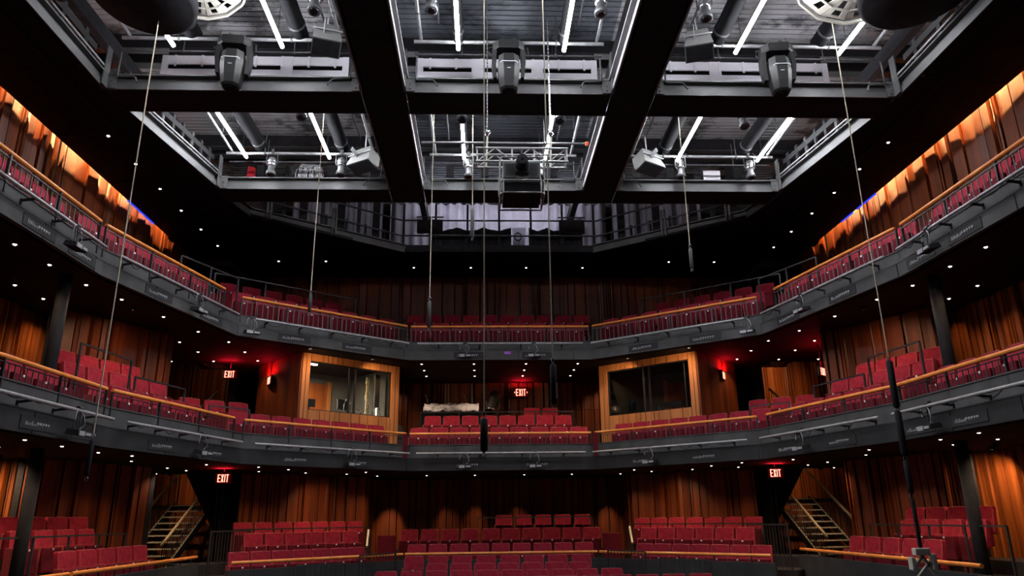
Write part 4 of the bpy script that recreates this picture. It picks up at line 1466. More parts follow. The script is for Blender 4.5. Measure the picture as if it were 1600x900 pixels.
# slotted white panels behind the girders
for (x0, x1, nm, nwin) in ((-6.35, -2.95, 'left', 3), (-1.68, 1.68, 'middle', 3), (2.85, 6.1, 'right', 3)):
    y = YA1 - 0.1
    m = MB()
    za, zb, zc, zd = 9.20, 9.54, 9.64, 9.82
    m.box(x0, y + 0.2, za, x1, y + 0.22, zd + 0.3, 1)  # black sheet added behind the slots, standing in for the darkness there
    m.box(x0, y + 0.03, za, x0 + 0.06, y + 0.2, zd, 1)
    m.box(x1 - 0.06, y + 0.03, za, x1, y + 0.2, zd, 1)
    for xx in (x0 + 0.3, x1 - 0.3):
        m.box(xx - 0.03, y + 0.03, ZC + 0.03, xx + 0.03, y + 0.06, za, 1)
    m.box(x0, y, za, x1, y + 0.03, zb)
    m.box(x0, y, zc, x1, y + 0.03, zd)
    ww = (x1 - x0) / nwin
    for i in range(nwin + 1):
        xx = x0 + ww * i
        m.box(max(x0, xx - 0.11), y - 0.01, za, min(x1, xx + 0.11), y + 0.025, zd)
    for i in range(7):
        xx = x0 + (x1 - x0) * (i + 0.5) / 7
        m.box(xx - 0.02, y - 0.02, zc - 0.05, xx + 0.02, y, zd)
        m.box(xx + 0.15, y - 0.006, za + 0.03, xx + 0.18, y, za + 0.06, 1)
    tag(m.build('slotted_parapet', ['white', 'black']), 'white slotted steel panel along the %s bay of the front girder' % nm, 'panel', 'white catwalk panels')

# ------------------------------------------------------------------ deck above
m = MB()
y = 4.0
k = 0
ZD = 11.0
while y < 21.8:
    for (x0, x1, mi) in ((-8.8, -2.2, 0), (-2.2, 2.2, 1), (2.2, 8.8, 0)):
        m.box(x0, y, ZD, x1, y + 0.10, ZD + 0.2, mi)
        m.box(x0, y + 0.10, ZD + 0.02, x1, y + 0.15, ZD + 0.2, mi)
    y += 0.15
struct(m.build('ceiling_deck', ['deck', 'deck_blue']))
struct(MB().box(-9, 0, ZD + 0.2, 9, 22.2, ZD + 0.3).build('ceiling_roof', 'black'))
for y in (8.9, 12.85, 13.35, 16.9, 17.35):
    m = MB()
    for x0, x1 in ((-8.7, -0.0), (0.0, 8.7)):
        m.box(x0, y - 0.09, 10.62, x1, y + 0.09, 10.645, 1)
        m.box(x0, y - 0.012, 10.64, x1, y + 0.012, 11.0, 0)
    struct(m.build('ceiling_beam', ['black', 'steel']))
for x in (-7.6, -2.2, 2.2, 7.6):
    struct(MB().box(x - 0.08, 4, 10.2, x + 0.08, 21, 10.5).build('ceiling_beam', 'black'))

# ------------------------------------------------------------------ fluorescent tubes with dark housings
tubes = [(-5.69, 'outermost left'), (-3.87, 'second from left'), (-0.88, 'left of the middle'), (0.94, 'right of the middle'), (3.94, 'second from right'), (5.77, 'outermost right')]
for (y0, y1, row) in ((8.3, 10.8, 'front'), (12.35, 14.82, 'middle')):
    for x, nm in tubes:
        e = 1 if x < 0 else -1
        z = 9.3 if row != 'rear' else 10.3
        t = thing('tube_light', 'bright white tube light, %s bay, %s' % (row, nm), 'light', (x, y0, z), 0, 'tube lights in the grid')
        MB().tube([(0, 0, 0), (0, y1 - y0, 0)], 0.032, 10).build('lamp', 'tube', t)
        MB().tube([(0, -0.04, 0), (0, -0.001, 0)], 0.034, 10).tube([(0, y1 - y0 + 0.001, 0), (0, y1 - y0 + 0.04, 0)], 0.034, 10).build('end_cap', 'dgrey', t)
        MB().box(-0.012, 0.2, 0.03, 0.012, y1 - y0 - 0.2, 0.10).build('fixture_spine', 'dgrey', t)
        MB().tube([(0, 0.3, 0.08), (0, 0.3, 1.72)], 0.006, 5).tube([(0, y1 - y0 - 0.3, 0.08), (0, y1 - y0 - 0.3, 1.72)], 0.006, 5).build('hanger', 'dpipe', t)
        # long dark duct hung above and beside
        if row != 'rear':
            t = thing('duct', 'long dark round duct above the %s bay tube light %s' % (row, nm), 'duct', (x + e * (0.26 if abs(x) > 2 else 0.0), y0 - 0.1, z + (0.32 if abs(x) > 2 else 0.24)), 0, 'dark ducts above the tube lights')
            r = 0.14 if abs(x) > 2 else 0.09
            MB().tube([(0, 0, 0), (0, y1 - y0 + 0.25, 0)], r, 14).build('shell', 'duct', t)
            for yy in (0.8, 2.4):
                MB().lathe([(r + 0.012, -0.02), (r + 0.012, 0.02)], c=(0, yy, 0), axis=(0, 1, 0), n=14).build('strap', 'dgrey', t)

for x0, x1, nm in ((-2.4, -0.1, 'left of the middle'), (0.1, 2.4, 'right of the middle')):  # unseen tubes added behind the girder to light the curtain
    t = thing('gallery_tube_light', 'tube light washing the pleated gallery curtain, %s' % nm, 'light', (x0, 19.8, 10.55), 0, 'tube lights over the gallery')
    MB().tube([(0, 0, 0), (x1 - x0, 0, 0)], 0.032, 10).build('lamp', 'tube_dim', t)
    MB().box(0, -0.03, 0.035, x1 - x0, 0.03, 0.09).build('fixture_spine', 'dgrey', t)
    MB().tube([(0.3, 0, 0.08), (0.3, 0, 0.46)], 0.006, 5).build('hanger', 'dpipe', t)

# ------------------------------------------------------------------ pipes running round the cells


def pipe(a, b, r, label, group, mat_='pipe', clamps=2):
    a, b = Vector(a), Vector(b)
    t = thing('rigging_pipe', label, 'pipe', a[:], 0, group)
    MB().tube([(0, 0, 0), b - a], r, 10).build('tube', mat_, t)
    for i in range(clamps):
        c = (b - a) * ((i + 0.5) / clamps)
        MB().bar(tuple(c + Vector((0, 0, r * 0.8))), tuple(c + Vector((0, 0, 0.55))), 0.03, 0.012).lathe([(r + 0.01, -0.02), (r + 0.01, 0.02)], c=c, axis=(b - a), n=10).build('clamp', 'mgrey', t)
    return t


GP = 'pipes of the rigging grid'
for (yf, yr, nm) in ((8.0, 11.0, 'front'), (12.05, 14.98, 'rear')):
    for x0, x1, w in ((-6.6 if nm == 'front' else -6.15, -2.8, 'left'), (-1.65, 1.65, 'middle'), (2.8, 6.6 if nm == 'front' else 6.15, 'right')):
        z = 9.50 if nm == 'front' else 9.42
        pipe((x0, yr - 0.12, z), (x1, yr - 0.12, z), 0.034, 'grey pipe across the %s %s bay above the girder' % (nm, w), GP)
        pipe((x0, yr + 0.1, z - 0.10), (x1, yr + 0.1, z - 0.10), 0.02, 'thin dark pipe across the %s %s bay behind the thicker one' % (nm, w), GP, 'dpipe', 2)
        for e, sdn in ((0, 'left'), (1, 'right')):
            x = (x0 + 0.12) if e == 0 else (x1 - 0.12)
            pipe((x, yf + 0.1, z + 0.14), (x, yr - 0.1, z + 0.04), 0.03, 'lengthwise pipe on the %s edge of the %s %s bay' % (sdn, nm, w), GP)
            pipe((x + (0.3 if e == 0 else -0.3), yf + 0.1, z + 0.4), (x + (0.3 if e == 0 else -0.3), yr - 0.1, z + 0.4), 0.02, 'upper lengthwise pipe on the %s edge of the %s %s bay' % (sdn, nm, w), GP, 'dpipe')
for s in (-1, 1):
    sd = SIDE[s]
    pipe((s * 6.92, 4, 9.06), (s * 6.92, YA0, 9.06), 0.022, 'handrail pipe on the outer %s edge of the front bay' % sd, GP, 'pipe', 0)
    pipe((s * 6.83, YA1, 9.06), (s * 6.33, YB0, 9.06), 0.022, 'handrail pipe on the outer %s edge of the rear bay' % sd, GP, 'pipe', 0)
    # slotted catwalk side with uprights
    for (y0, y1, xx0, xx1, nm) in ((5.0, YA0 - 0.1, 7.15, 7.15, 'front'), (YA1, YB0, 7.05, 6.55, 'rear')):
        t = thing('catwalk_balustrade', 'dark slotted catwalk side along the outer %s edge of the %s bay' % (sd, nm), 'panel', (0, 0, 0), 0, 'catwalk sides')
        MB().bar((s * xx0, y0, 9.45), (s * xx1, y1, 9.45), 0.05, 0.12).bar((s * xx0, y0, 9.1), (s * xx1, y1, 9.1), 0.03, 0.12).build('rail', 'dgrey', t)
        n_ = 9
        for i in range(n_):
            kx = xx0 + (xx1 - xx0) * (i + .5) / n_
            ky = y0 + (y1 - y0) * (i + .5) / n_
            MB().box(s * kx - 0.02, ky - 0.05, 8.95, s * kx + 0.02, ky + 0.05, 9.6).build('upright', 'steel' if i % 3 == 0 else 'dgrey', t)
# rear bay rails behind the girder, mesh cable tray
for x0, x1, w in ((-6.1, -2.8, 'left'), (-1.65, 1.65, 'middle'), (2.8, 6.1, 'right')):
    t = thing('cable_tray', 'mesh cable tray and rails behind the rear girder, %s bay' % w, 'cable tray', (0, YB1 - 0.1, 0), 0, 'cable trays behind the rear girder')
    MB().box(x0, 0, 9.03, x1, 0.04, 9.06).box(x0, 0.05, 9.28, x1, 0.08, 9.31).build('rail', 'white', t)
    for i in range(4):
        xx = x0 + (x1 - x0) * (i + 0.5) / 4
        MB().box(xx - 0.09, 0.02, 8.9, xx + 0.09, 0.05, 9.6).build('upright', 'dgrey', t)
# lengthwise light truss arms seen in the rear bays
pipe((-1.72, 13.5, 8.98), (1.65, 13.5, 8.98), 0.026, 'slim cross pipe with an orange end behind the hoisted truss', GP, 'pipe', 2)
tag(MB().lathe([(0.04, 0), (0.045, 0.05), (0.03, 0.07)], axis=(1, 0, 0), n=12).build('pipe_stopper', 'orange', None, (1.66, 13.5, 8.98)), 'orange cap on the end of the slim cross pipe', 'cap')

# gallery behind the rear girder: railings, posts, curtains
for k, (z, nm) in enumerate(((9.22, 'lower'), (9.68, 'upper'))):
    pipe((-2.75, 19.3, z), (2.75, 19.3, z), 0.025, '%s dark guard pipe of the middle gallery' % nm, 'guard pipes of the gallery', 'dpipe', 0)
    for s in (-1, 1):
        pipe((s * 2.75, 19.3, z), (s * 6.0, 16.95, z + 0.03), 0.025, '%s guard pipe of the %s slanted gallery' % (nm, SIDE[s]), 'guard pipes of the gallery', 'dpipe', 0)
gp = None
for i in range(7):
    x = -2.7 + i * 0.9
    o = MB().box(-0.03, -0.02, 0, 0.03, 0.02, 1.3)
    tag(o.build('gallery_post', 'black', None, (x, 19.36, ZC + 0.2)), 'black post of the middle gallery rail, %s from the left' % ORD[i], 'post', 'gallery posts')
for s in (-1, 1):
    for i in range(8):
        k = i / 7.5
        a = lerp((s * 2.85, 19.3), (s * 6.05, 17.0), k + 0.05)
        w = 0.10 if i % 2 else 0.05
        tag(MB().box(-w, -0.03, 0, w, 0.03, 1.7).build('gallery_post', 'black' if i % 2 else 'dgrey', None, (a[0], a[1] + 0.2, ZC + 0.06)), 'upright of the %s slanted gallery, %s from the middle' % (SIDE[s], ORD[i]), 'post', 'gallery posts')
# pleated curtain
m = MB()
n = 90
top, bot = [], []
for i in range(n + 1):
    x = -3.3 + 6.6 * i / n
    y = 20.9 + 0.10 * math.sin(i * 1.7) * (1 if abs(x - 0.6) > 0.9 else 0.08) + 0.05 * math.sin(i * 0.61)
    top.append((x, y))
vs = [(x, y, 9.0) for x, y in top] + [(x, y, 10.9) for x, y in top] + [(x, y + 0.02, 9.0) for x, y in top] + [(x, y + 0.02, 10.9) for x, y in top]
fs = []
N1 = n + 1
for i in range(n):
    fs.append((i, i + 1, N1 + i + 1, N1 + i))
    fs.append((2 * N1 + i, 3 * N1 + i, 3 * N1 + i + 1, 2 * N1 + i + 1))
m.add(vs, fs, 0, True)
for s in (-1, 1):
    m2 = MB()
    pts = [(s * (3.5 + 2.4 * i / 50), 20.7 - 1.2 * i / 50 + 0.08 * math.sin(i * 1.9)) for i in range(51)]
    vs = [(x, y, 9.3) for x, y in pts] + [(x, y, 10.9) for x, y in pts] + [(x, y + 0.02, 9.3) for x, y in pts] + [(x, y + 0.02, 10.9) for x, y in pts]
    m2.add(vs, [(i, i + 1, 52 + i, 51 + i) for i in range(50)] + [(102 + i, 153 + i, 154 + i, 103 + i) for i in range(50)], 0, True)
    tag(m2.build('pleated_curtain', 'curtain'), 'pale pleated curtain behind the %s slanted gallery' % SIDE[s], 'curtain')
tag(m.build('pleated_curtain', 'curtain'), 'pale lavender pleated curtain at the back of the gallery', 'curtain')
for k, (x0, x1, nm) in enumerate(((-2.0, 0.35, 'left part'), (0.85, 2.4, 'right part'))):
    m = MB()
    nn = 24
    vs, fs = [], []
    for i in range(nn + 1):
        x = x0 + (x1 - x0) * i / nn
        zt = 9.58 - 0.10 * abs(math.sin(i * PI / 8))
        y = 19.55 + 0.03 * math.sin(i * 1.9)
        vs += [(x, y, ZC + 0.07), (x, y, zt), (x, y + 0.03, ZC + 0.07), (x, y + 0.03, zt)]
    for i in range(nn):
        a, b = i * 4, i * 4 + 4
        fs += [(a, b, b + 1, a + 1), (a + 2, a + 3, b + 3, b + 2), (a + 1, b + 1, b + 3, a + 3), (a, a + 2, b + 2, b)]
    m.add(vs, fs)
    tag(m.build('black_drape', 'black'), 'black drape sagging from the middle gallery rail, %s' % nm, 'drape')
tag(MB().loft([[(0.42, 20.0, ZC + 0.1), (0.72, 20.0, ZC + 0.1), (0.72, 20.05, ZC + 0.1), (0.42, 20.05, ZC + 0.1)], [(0.40, 20.0, 9.75), (0.80, 20.0, 9.75), (0.80, 20.05, 9.75), (0.40, 20.05, 9.75)]]).build('fabric_banner', 'curtain'), 'pale narrow panel with a coiled cable between the two black drapes', 'panel')  # a plain pale panel that borrows the curtain material
m = MB()
for j in range(2):
    m.tube([(0.56 + (0.09 + .02 * j) * math.cos(a * PI / 6), 19.95, 9.45 + (0.11 + .02 * j) * math.sin(a * PI / 6)) for a in range(13)], 0.01, 6)
m.tube([(0.60, 19.95, 9.35), (0.58, 19.95, 9.15), (0.64, 19.95, 9.05)], 0.01, 6)
tag(m.build('coiled_cable', 'black'), 'coiled black cable hanging on the pale gallery panel', 'cable')
for s in (-1, 1):
    t = thing('gallery_monitor', 'dark flat screen mounted on the %s end of the middle gallery rail' % SIDE[s], 'screen', (s * 1.95 if s < 0 else 2.05, 19.2, 9.28), 0)
    MB().rbox(-0.36, -0.03, -0.03, 0.36, 0.03, 0.38, 0.01).build('screen', 'black', t)
    MB().bar((-0.38, 0.0, 0.46), (0.38, 0.0, 0.46), 0.04, 0.03).build('top_bar', 'mgrey', t)
    MB().box(-0.03, 0.03, 0.1, 0.03, 0.08, 0.5).build('mount', 'dpipe', t)
    for j in range(6):
        a = lerp((s * 3.3, 19.3), (s * 5.7, 17.6), j / 5)
        tt = thing('stored_luminaire', 'small dark stage lamp stored on the %s slanted gallery, %s from the middle' % (SIDE[s], ORD[j]), 'stage light', (a[0], a[1] + 0.45, 8.88), 0.3 * j, 'stage lamps on the gallery')
        MB().lathe([(0.05, -0.16), (0.08, -0.12), (0.09, 0.05), (0.11, 0.06), (0.11, 0.16)], c=(0, 0, 0.1), axis=(0.2, -1, -0.5 + 0.2 * (j % 3)), n=14).build('barrel', 'chrome' if j == 2 else 'dgrey', tt)
        MB().tube([(-0.13, 0, 0.1), (-0.13, 0, 0.34), (0.13, 0, 0.34), (0.13, 0, 0.1)], 0.012, 6).build('yoke', 'dpipe', tt)
        MB().box(-0.03, -0.03, 0.33, 0.03, 0.03, 0.72).build('clamp', 'dgrey', tt)
# cloth and cables tucked behind the rear girder
tag(MB().loft([[(-0.12, 0, 0), (0.12, 0, 0), (0.1, 0.06, 0), (-0.1, 0.06, 0)], [(-0.06, 0, 0.5), (0.1, 0, 0.45), (0.1, 0.05, 0.45), (-0.05, 0.05, 0.5)]]).build('red_cloth', 'redcloth', None, (-5.85, YB1 - 0.25, 9.0)), 'red cloth hanging behind the rear girder in the left bay', 'cloth')
m = MB()
rr = random.Random(3)
for i in range(18):
    cx, w, h = rr.uniform(-0.28, 0.28), rr.uniform(0.06, 0.16), rr.uniform(0.2, 0.3)
    m.tube([(cx + w * math.cos(a * PI / 6), rr.uniform(-.02, .02), 0.32 + h * math.sin(a * PI / 6)) for a in range(13)], 0.011, 5)
tag(m.build('cable_coils', 'greybox', None, (-4.55, YB1 - 0.25, 8.95)), 'hanks of grey cable hung behind the rear girder in the left bay', 'cables')
tag(MB().box(-0.2, 0, 0, 0.2, 0.03, 0.5).build('paper_sheet', 'white', None, (5.0, YB1 - 0.2, 8.98)), 'pale sheet pinned behind the rear girder in the right bay', 'sheet')

# ------------------------------------------------------------------ moving head lights


def rr_ring(w, d, z, cy=0.0, c=0.25):
    a, b = w / 2, d / 2
    k = min(a, b) * c * 2
    return [(-a + k, cy - b, z), (a - k, cy - b, z), (a, cy - b + k, z), (a, cy + b - k, z), (a - k, cy + b, z), (-a + k, cy + b, z), (-a, cy + b - k, z), (-a, cy - b + k, z)]


def moving_head(x, y, z, rz, label):
    """z is the pipe it hangs from"""
    t = thing('moving_head_light', label, 'stage light', (x, y, z), rz, 'large moving head lights')
    MB().loft([rr_ring(0.50, 0.34, -0.26), rr_ring(0.54, 0.38, -0.23), rr_ring(0.54, 0.38, -0.12), rr_ring(0.46, 0.32, -0.09)]).build('base', 'head', t)
    MB().box(-0.07, -0.197, -0.21, 0.07, -0.188, -0.14).build('display', 'head', t)
    for e in (-1, 1):
        MB().loft([[(e * 0.20, -0.11, -0.26), (e * 0.28, -0.11, -0.26), (e * 0.28, 0.11, -0.26), (e * 0.20, 0.11, -0.26)],
                   [(e * 0.22, -0.10, -0.50), (e * 0.29, -0.10, -0.50), (e * 0.29, 0.10, -0.50), (e * 0.22, 0.10, -0.50)],
                   [(e * 0.20, -0.07, -0.78), (e * 0.26, -0.07, -0.78), (e * 0.26, 0.07, -0.78), (e * 0.20, 0.07, -0.78)]]).build('yoke_arm', 'head', t)
        MB().tube([(e * 0.26, 0, -0.14), (e * 0.33, 0, -0.15), (e * 0.34, 0, -0.26), (e * 0.28, 0, -0.3)], 0.015, 6).build('handle', 'head', t)
        MB().bar((e * 0.10, 0, -0.10), (e * 0.10, 0, 0.0), 0.05, 0.03).lathe([(0.05, -0.025), (0.05, 0.025)], c=(e * 0.10, 0, 0.0), axis=(1, 0, 0), n=12).build('clamp', 'chrome', t)
    h = MB().loft([rr_ring(0.24, 0.22, -0.33, 0.0), rr_ring(0.34, 0.34, -0.38, -0.02), rr_ring(0.37, 0.38, -0.55, -0.03), rr_ring(0.37, 0.40, -0.64, -0.03),
                   rr_ring(0.33, 0.36, -0.85, -0.03), rr_ring(0.29, 0.30, -1.0, -0.03), rr_ring(0.24, 0.24, -1.04, -0.03)]).build('head', 'head', t)
    MB().bar((-0.15, -0.232, -0.60), (-0.11, -0.236, -0.57), 0.012, 0.012).bar((-0.11, -0.236, -0.57), (0.11, -0.236, -0.57), 0.012, 0.012).bar((0.11, -0.236, -0.57), (0.15, -0.232, -0.60), 0.012, 0.012).build('head_trim', 'greybox', t)
    MB().box(-0.03, -0.236, -0.70, 0.03, -0.22, -0.69).build('badge', 'greybox', t)
    MB().lathe([(0.09, -1.04), (0.10, -1.05), (0.085, -1.06)], c=(0, -0.03, 0), n=20).build('lens', 'black', t)
    return t


moving_head(-4.66, 10.82, 9.52, 0.10, 'large moving head light in front of the left white panel')
moving_head(-0.02, 10.82, 9.50, 0.0, 'large moving head light hanging in the middle bay above the projector')
moving_head(4.66, 10.82, 9.52, -0.10, 'large moving head light in front of the right white panel')


# ------------------------------------------------------------------ speakers
def speaker(x, y, z, yaw, pitch, w, h, d, label):
    t = thing('hanging_speaker', label, 'speaker', (x, y, z), 0, 'grid speakers')
    R = Matrix.Rotation(yaw, 4, 'Z') @ Matrix.Rotation(pitch, 4, 'X')
    m = MB()
    m.loft([[(-w / 2, -d / 2, -h / 2), (w / 2, -d / 2, -h / 2), (w * 0.36, d / 2, -h / 2), (-w * 0.36, d / 2, -h / 2)],
            [(-w / 2, -d / 2, h / 2), (w / 2, -d / 2, h / 2), (w * 0.36, d / 2, h / 2), (-w * 0.36, d / 2, h / 2)]])
    m.xf(R)
    m.build('cabinet', 'cabinet', t)
    m = MB()
    m.box(-w / 2 + 0.02, -d / 2 - 0.012, -h / 2 + 0.02, w / 2 - 0.02, -d / 2 + 0.002, h / 2 - 0.02)
    m.xf(R)
    m.build('grille', 'black', t)
    m = MB()
    m.bar((-0.06, 0, h / 2), (-0.06, 0, h / 2 + 0.22), 0.11, 0.012).tube([(-w / 2, 0.02, h / 2 + 0.03), (w / 2, 0.02, h / 2 + 0.03)], 0.012, 6)
    m.xf(R)
    m.tube([(0, 0, h / 2), (0, 0.05, h / 2 + 0.5)], 0.015, 8)
    m.build('bracket', 'greybox', t)
    return t


speaker(-3.10, 10.65, 9.33, 0.30, 1.25, 0.48, 0.36, 0.40, 'box speaker tilted down at the left front bay')
speaker(3.25, 10.65, 9.33, -0.30, 1.25, 0.48, 0.36, 0.40, 'box speaker tilted down at the right front bay')
speaker(-3.05, 14.6, 9.12, -0.55, 1.2, 0.62, 0.36, 0.42, 'wide box speaker tilted in the left rear bay')
speaker(3.20, 14.6, 9.12, 0.55, 1.2, 0.62, 0.36, 0.42, 'wide box speaker tilted in the right rear bay')


# ------------------------------------------------------------------ ellipsoidal spots
def profile_spot(x, y, z, yaw, pitch, label, dark=False, sc=1.0):
    """hangs below z"""
    t = thing('profile_spotlight', label, 'stage light', (x, y, z), yaw, 'profile spotlights')
    ax = Vector((0, -math.sin(pitch), -math.cos(pitch)))
    c = Vector((0, 0, -0.30 * sc))
    mt = 'dgrey' if dark else 'chrome'
    MB().lathe([(0.05, -0.16), (0.085, -0.15), (0.095, -0.06), (0.08, -0.03), (0.085, -0.02), (0.085, 0.05)], c=c, axis=ax, n=18).build('lamp_house', mt, t)
    MB().lathe([(0.072, 0.05), (0.072, 0.16), (0.09, 0.17), (0.105, 0.22), (0.105, 0.27), (0.09, 0.275)], c=c, axis=ax, n=18).build('lens_barrel', 'dgrey' if dark else 'mgrey', t)
    MB().lathe([(0.085, 0.273), (0.05, 0.282), (0.01, 0.285)], c=c, axis=ax, n=18).build('lens', 'lens', t)
    for e in (-1, 1):
        MB().box(e * 0.09 - 0.01, -0.015, -0.34, e * 0.09 + 0.01, 0.015, -0.30).build('knob', 'dgrey', t)
    MB().tube([(-0.115, 0, -0.30), (-0.115, 0, -0.06), (-0.09, 0, -0.04), (0.09, 0, -0.04), (0.115, 0, -0.06), (0.115, 0, -0.30)], 0.012, 6).build('yoke', 'dgrey', t)
    MB().box(-0.02, -0.02, -0.05, 0.02, 0.02, 0.05).tube([(-0.03, 0, 0.05), (0.03, 0, 0.05)], 0.035, 8).build('clamp', 'dgrey', t)
    if dark:
        MB().tube([(0, 0, 0.05), (0, 0, 11.0 - z)], 0.02, 8).build('drop_pole', 'dpipe', t)
    MB().tube([(0.02, 0, -0.10), (0.16, 0.02, -0.14), (0.2, 0.03, -0.02), (0.1, 0.02, 0.08)], 0.008, 5).build('cable', 'black', t)


for x, y, z, yaw, pi_, dk, lab in (
        (-3.10, 9.75, 9.72, 0.3, 0.25, False, 'silver profile spotlight above the left front speaker'),
        (-1.28, 9.75, 9.80, 0.2, 0.1, False, 'silver profile spotlight at the left edge of the middle front bay'),
        (1.42, 9.75, 9.78, -0.2, 0.1, False, 'silver profile spotlight at the right edge of the middle front bay'),
        (3.10, 9.75, 9.72, -0.3, 0.1, False, 'silver profile spotlight above the right front speaker'),
        (-6.75, 9.35, 9.62, 0.6, 0.2, False, 'silver profile spotlight on the outer left catwalk side'),
        (6.85, 9.75, 9.72, -0.8, 0.7, False, 'silver profile spotlight on the outer right catwalk side'),
        (-5.12, 14.81, 9.42, 0.1, 0.1, False, 'silver profile spotlight beside the red cloth in the left rear bay'),
        (-3.60, 14.81, 9.42, 0.1, 0.1, False, 'silver profile spotlight left of the rear left speaker'),
        (-0.78, 14.81, 9.40, 0.2, 0.1, False, 'silver profile spotlight left of the projector'),
        (0.82, 14.81, 9.40, -0.2, 0.1, False, 'silver profile spotlight right of the projector'),
        (4.00, 14.81, 9.42, -0.1, 0.1, False, 'silver profile spotlight right of the rear right speaker'),
        (5.58, 14.81, 9.42, -0.1, 0.1, False, 'silver profile spotlight nearest the outer right corner, rear bay'),
        (-4.00, 12.85, 9.62, 0.1, 0.5, True, 'dark profile spotlight at the head of a left rear tube light'),
        (-0.88, 12.85, 9.60, 0.1, 0.5, True, 'dark profile spotlight at the head of the tube left of the middle'),
        (1.05, 12.85, 9.60, 0.1, 0.5, True, 'dark profile spotlight at the head of the tube right of the middle'),
        (4.75, 12.85, 9.55, 0.1, 0.3, True, 'small dark profile spotlight alone in the right rear bay')):
    profile_spot(x, y, z, yaw, pi_, lab, dk)

# ------------------------------------------------------------------ truss, hoist chains, projector
TY, TZ = 10.85, 7.14
t = thing('box_truss', 'short aluminium box truss hung on two chains over the projector', 'truss', (0.18, TY, TZ))
t.scale = (0.8127,) * 3
for yy in (-0.14, 0.14):
    for zz in (0, 0.29):
        MB().tube([(-0.93, yy, zz), (0.93, yy, zz)], 0.024, 10).build('chord', 'lpipe', t)
for yy in (-0.14, 0.14):
    m = MB()
    for i in range(5):
        x = -0.90 + i * 0.36
        if i % 2:
            m.tube([(x, yy, 0.29), (x + 0.36, yy, 0)], 0.012, 6)
        else:
            m.tube([(x, yy, 0), (x + 0.36, yy, 0.29)], 0.012, 6)
    for x in (-0.9, -0.2, 0.25, 0.9):
        m.tube([(x, yy, 0), (x, yy, 0.29)], 0.016, 6)
    m.build('bracing', 'lpipe', t)
m = MB()
for x in (-0.9, -0.45, 0, 0.45, 0.9):
    m.tube([(x, -0.14, 0.29), (x, 0.14, 0.29)], 0.012, 6).tube([(x, -0.14, 0), (x, 0.14, 0)], 0.012, 6)
m.build('cross_bars', 'lpipe', t)
for x, nm in ((-0.385, 'left'), (0.67, 'right')):
    t = thing('hoist_chain', 'bright hoist chain on the %s end of the box truss' % nm, 'chain', (x, TY, TZ + 0.26), 0, 'hoist chains')
    m = MB()
    zt = 11.0 - TZ - 0.26
    zz = 0.35
    j = 0
    while zz < zt:
        m.bar((0, 0, zz), (0, 0, zz + 0.045), 0.022 if j % 2 else 0.008, 0.008 if j % 2 else 0.022)
        zz += 0.036
        j += 1
    m.build('chain', 'chrome', t)
    MB().lathe([(0.01, 0.38), (0.045, 0.36), (0.05, 0.30), (0.02, 0.26), (0.02, 0.22)], n=12).build('hook', 'chrome', t)
    MB().bar((0, 0, 0.24), (-0.02, 0, -0.32), 0.05, 0.03).build('sling', 'cream', t)

t = thing('projector', 'large projector in a tube cage hung under the box truss', 'projector', (0.16, TY - 0.08, TZ - 0.08))
t.scale = (0.8127,) * 3
m = MB().rbox(-0.37, -0.30, -0.42, 0.37, 0.38, -0.04, 0.025)
m.build('body', 'proj', t)
MB().box(-0.34, -0.308, -0.385, -0.12, -0.298, -0.07).box(0.12, -0.308, -0.385, 0.34, -0.298, -0.07).build('front_frame', 'mgrey', t)
m = MB()
for e in (-1, 1):
    for i in range(7):
        xx = e * 0.23 + (i - 3) * 0.022
        m.box(xx - 0.004, -0.318, -0.34, xx + 0.004, -0.306, -0.10)
m.build('vents', 'black', t)
MB().lathe([(0.13, 0.0), (0.13, 0.10), (0.10, 0.12), (0.10, 0.24), (0.112, 0.25), (0.112, 0.27), (0.095, 0.27)], c=(0.0, -0.30, -0.12), axis=(0, -1, 0), n=26).build('lens_barrel', 'black', t)
MB().lathe([(0.09, 0.255), (0.05, 0.268), (0.01, 0.272)], c=(0.0, -0.30, -0.12), axis=(0, -1, 0), n=22).build('lens', 'lens', t)
MB().box(-0.14, -0.34, -0.30, 0.14, -0.30, -0.24).build('lens_shelf', 'black', t)


def rrect(w, z0, z1, r, y):
    pts = []
    for cx, cz, a0 in ((w / 2 - r, z1 - r, 0), (-w / 2 + r, z1 - r, PI / 2), (-w / 2 + r, z0 + r, PI), (w / 2 - r, z0 + r, 1.5 * PI)):
        for k in range(5):
            a = a0 + k * PI / 8
            pts.append((cx + r * math.cos(a), y, cz + r * math.sin(a)))
    pts.append(pts[0])
    return pts


m = MB()
m.tube(rrect(0.86, -0.50, 0.02, 0.07, -0.36), 0.017, 8)
m.tube(rrect(0.86, -0.50, 0.02, 0.07, 0.44), 0.017, 8)
m.build('cage_frame', 'pipe', t)
m = MB()
for z in (-0.50, -0.49):
    pass
zc = -0.74
ring1 = [(-0.36, -0.42, 0), (0.36, -0.42, 0), (0.42, -0.36, 0), (0.42, 0.42, 0), (-0.42, 0.42, 0), (-0.42, -0.36, 0), (-0.36, -0.42, 0)]
m.tube([(x, y, -0.50) for x, y, z in ring1], 0.02, 8)
m.tube([(x, y, -0.76) for x, y, z in ring1], 0.02, 8)
for x, y, z in ring1[:6]:
    m.tube([(x, y, -0.50), (x, y, -0.76)], 0.014, 6)
m.build('lower_cage', 'pipe', t)
MB().rbox(-0.37, -0.34, -0.74, 0.37, 0.38, -0.53, 0.02).build('power_unit', 'black', t)
for x in (-0.3, 0.3):
    MB().bar((x, 0, 0.0), (x, 0, 0.12), 0.06, 0.04).build('hanger', 'dgrey', t)

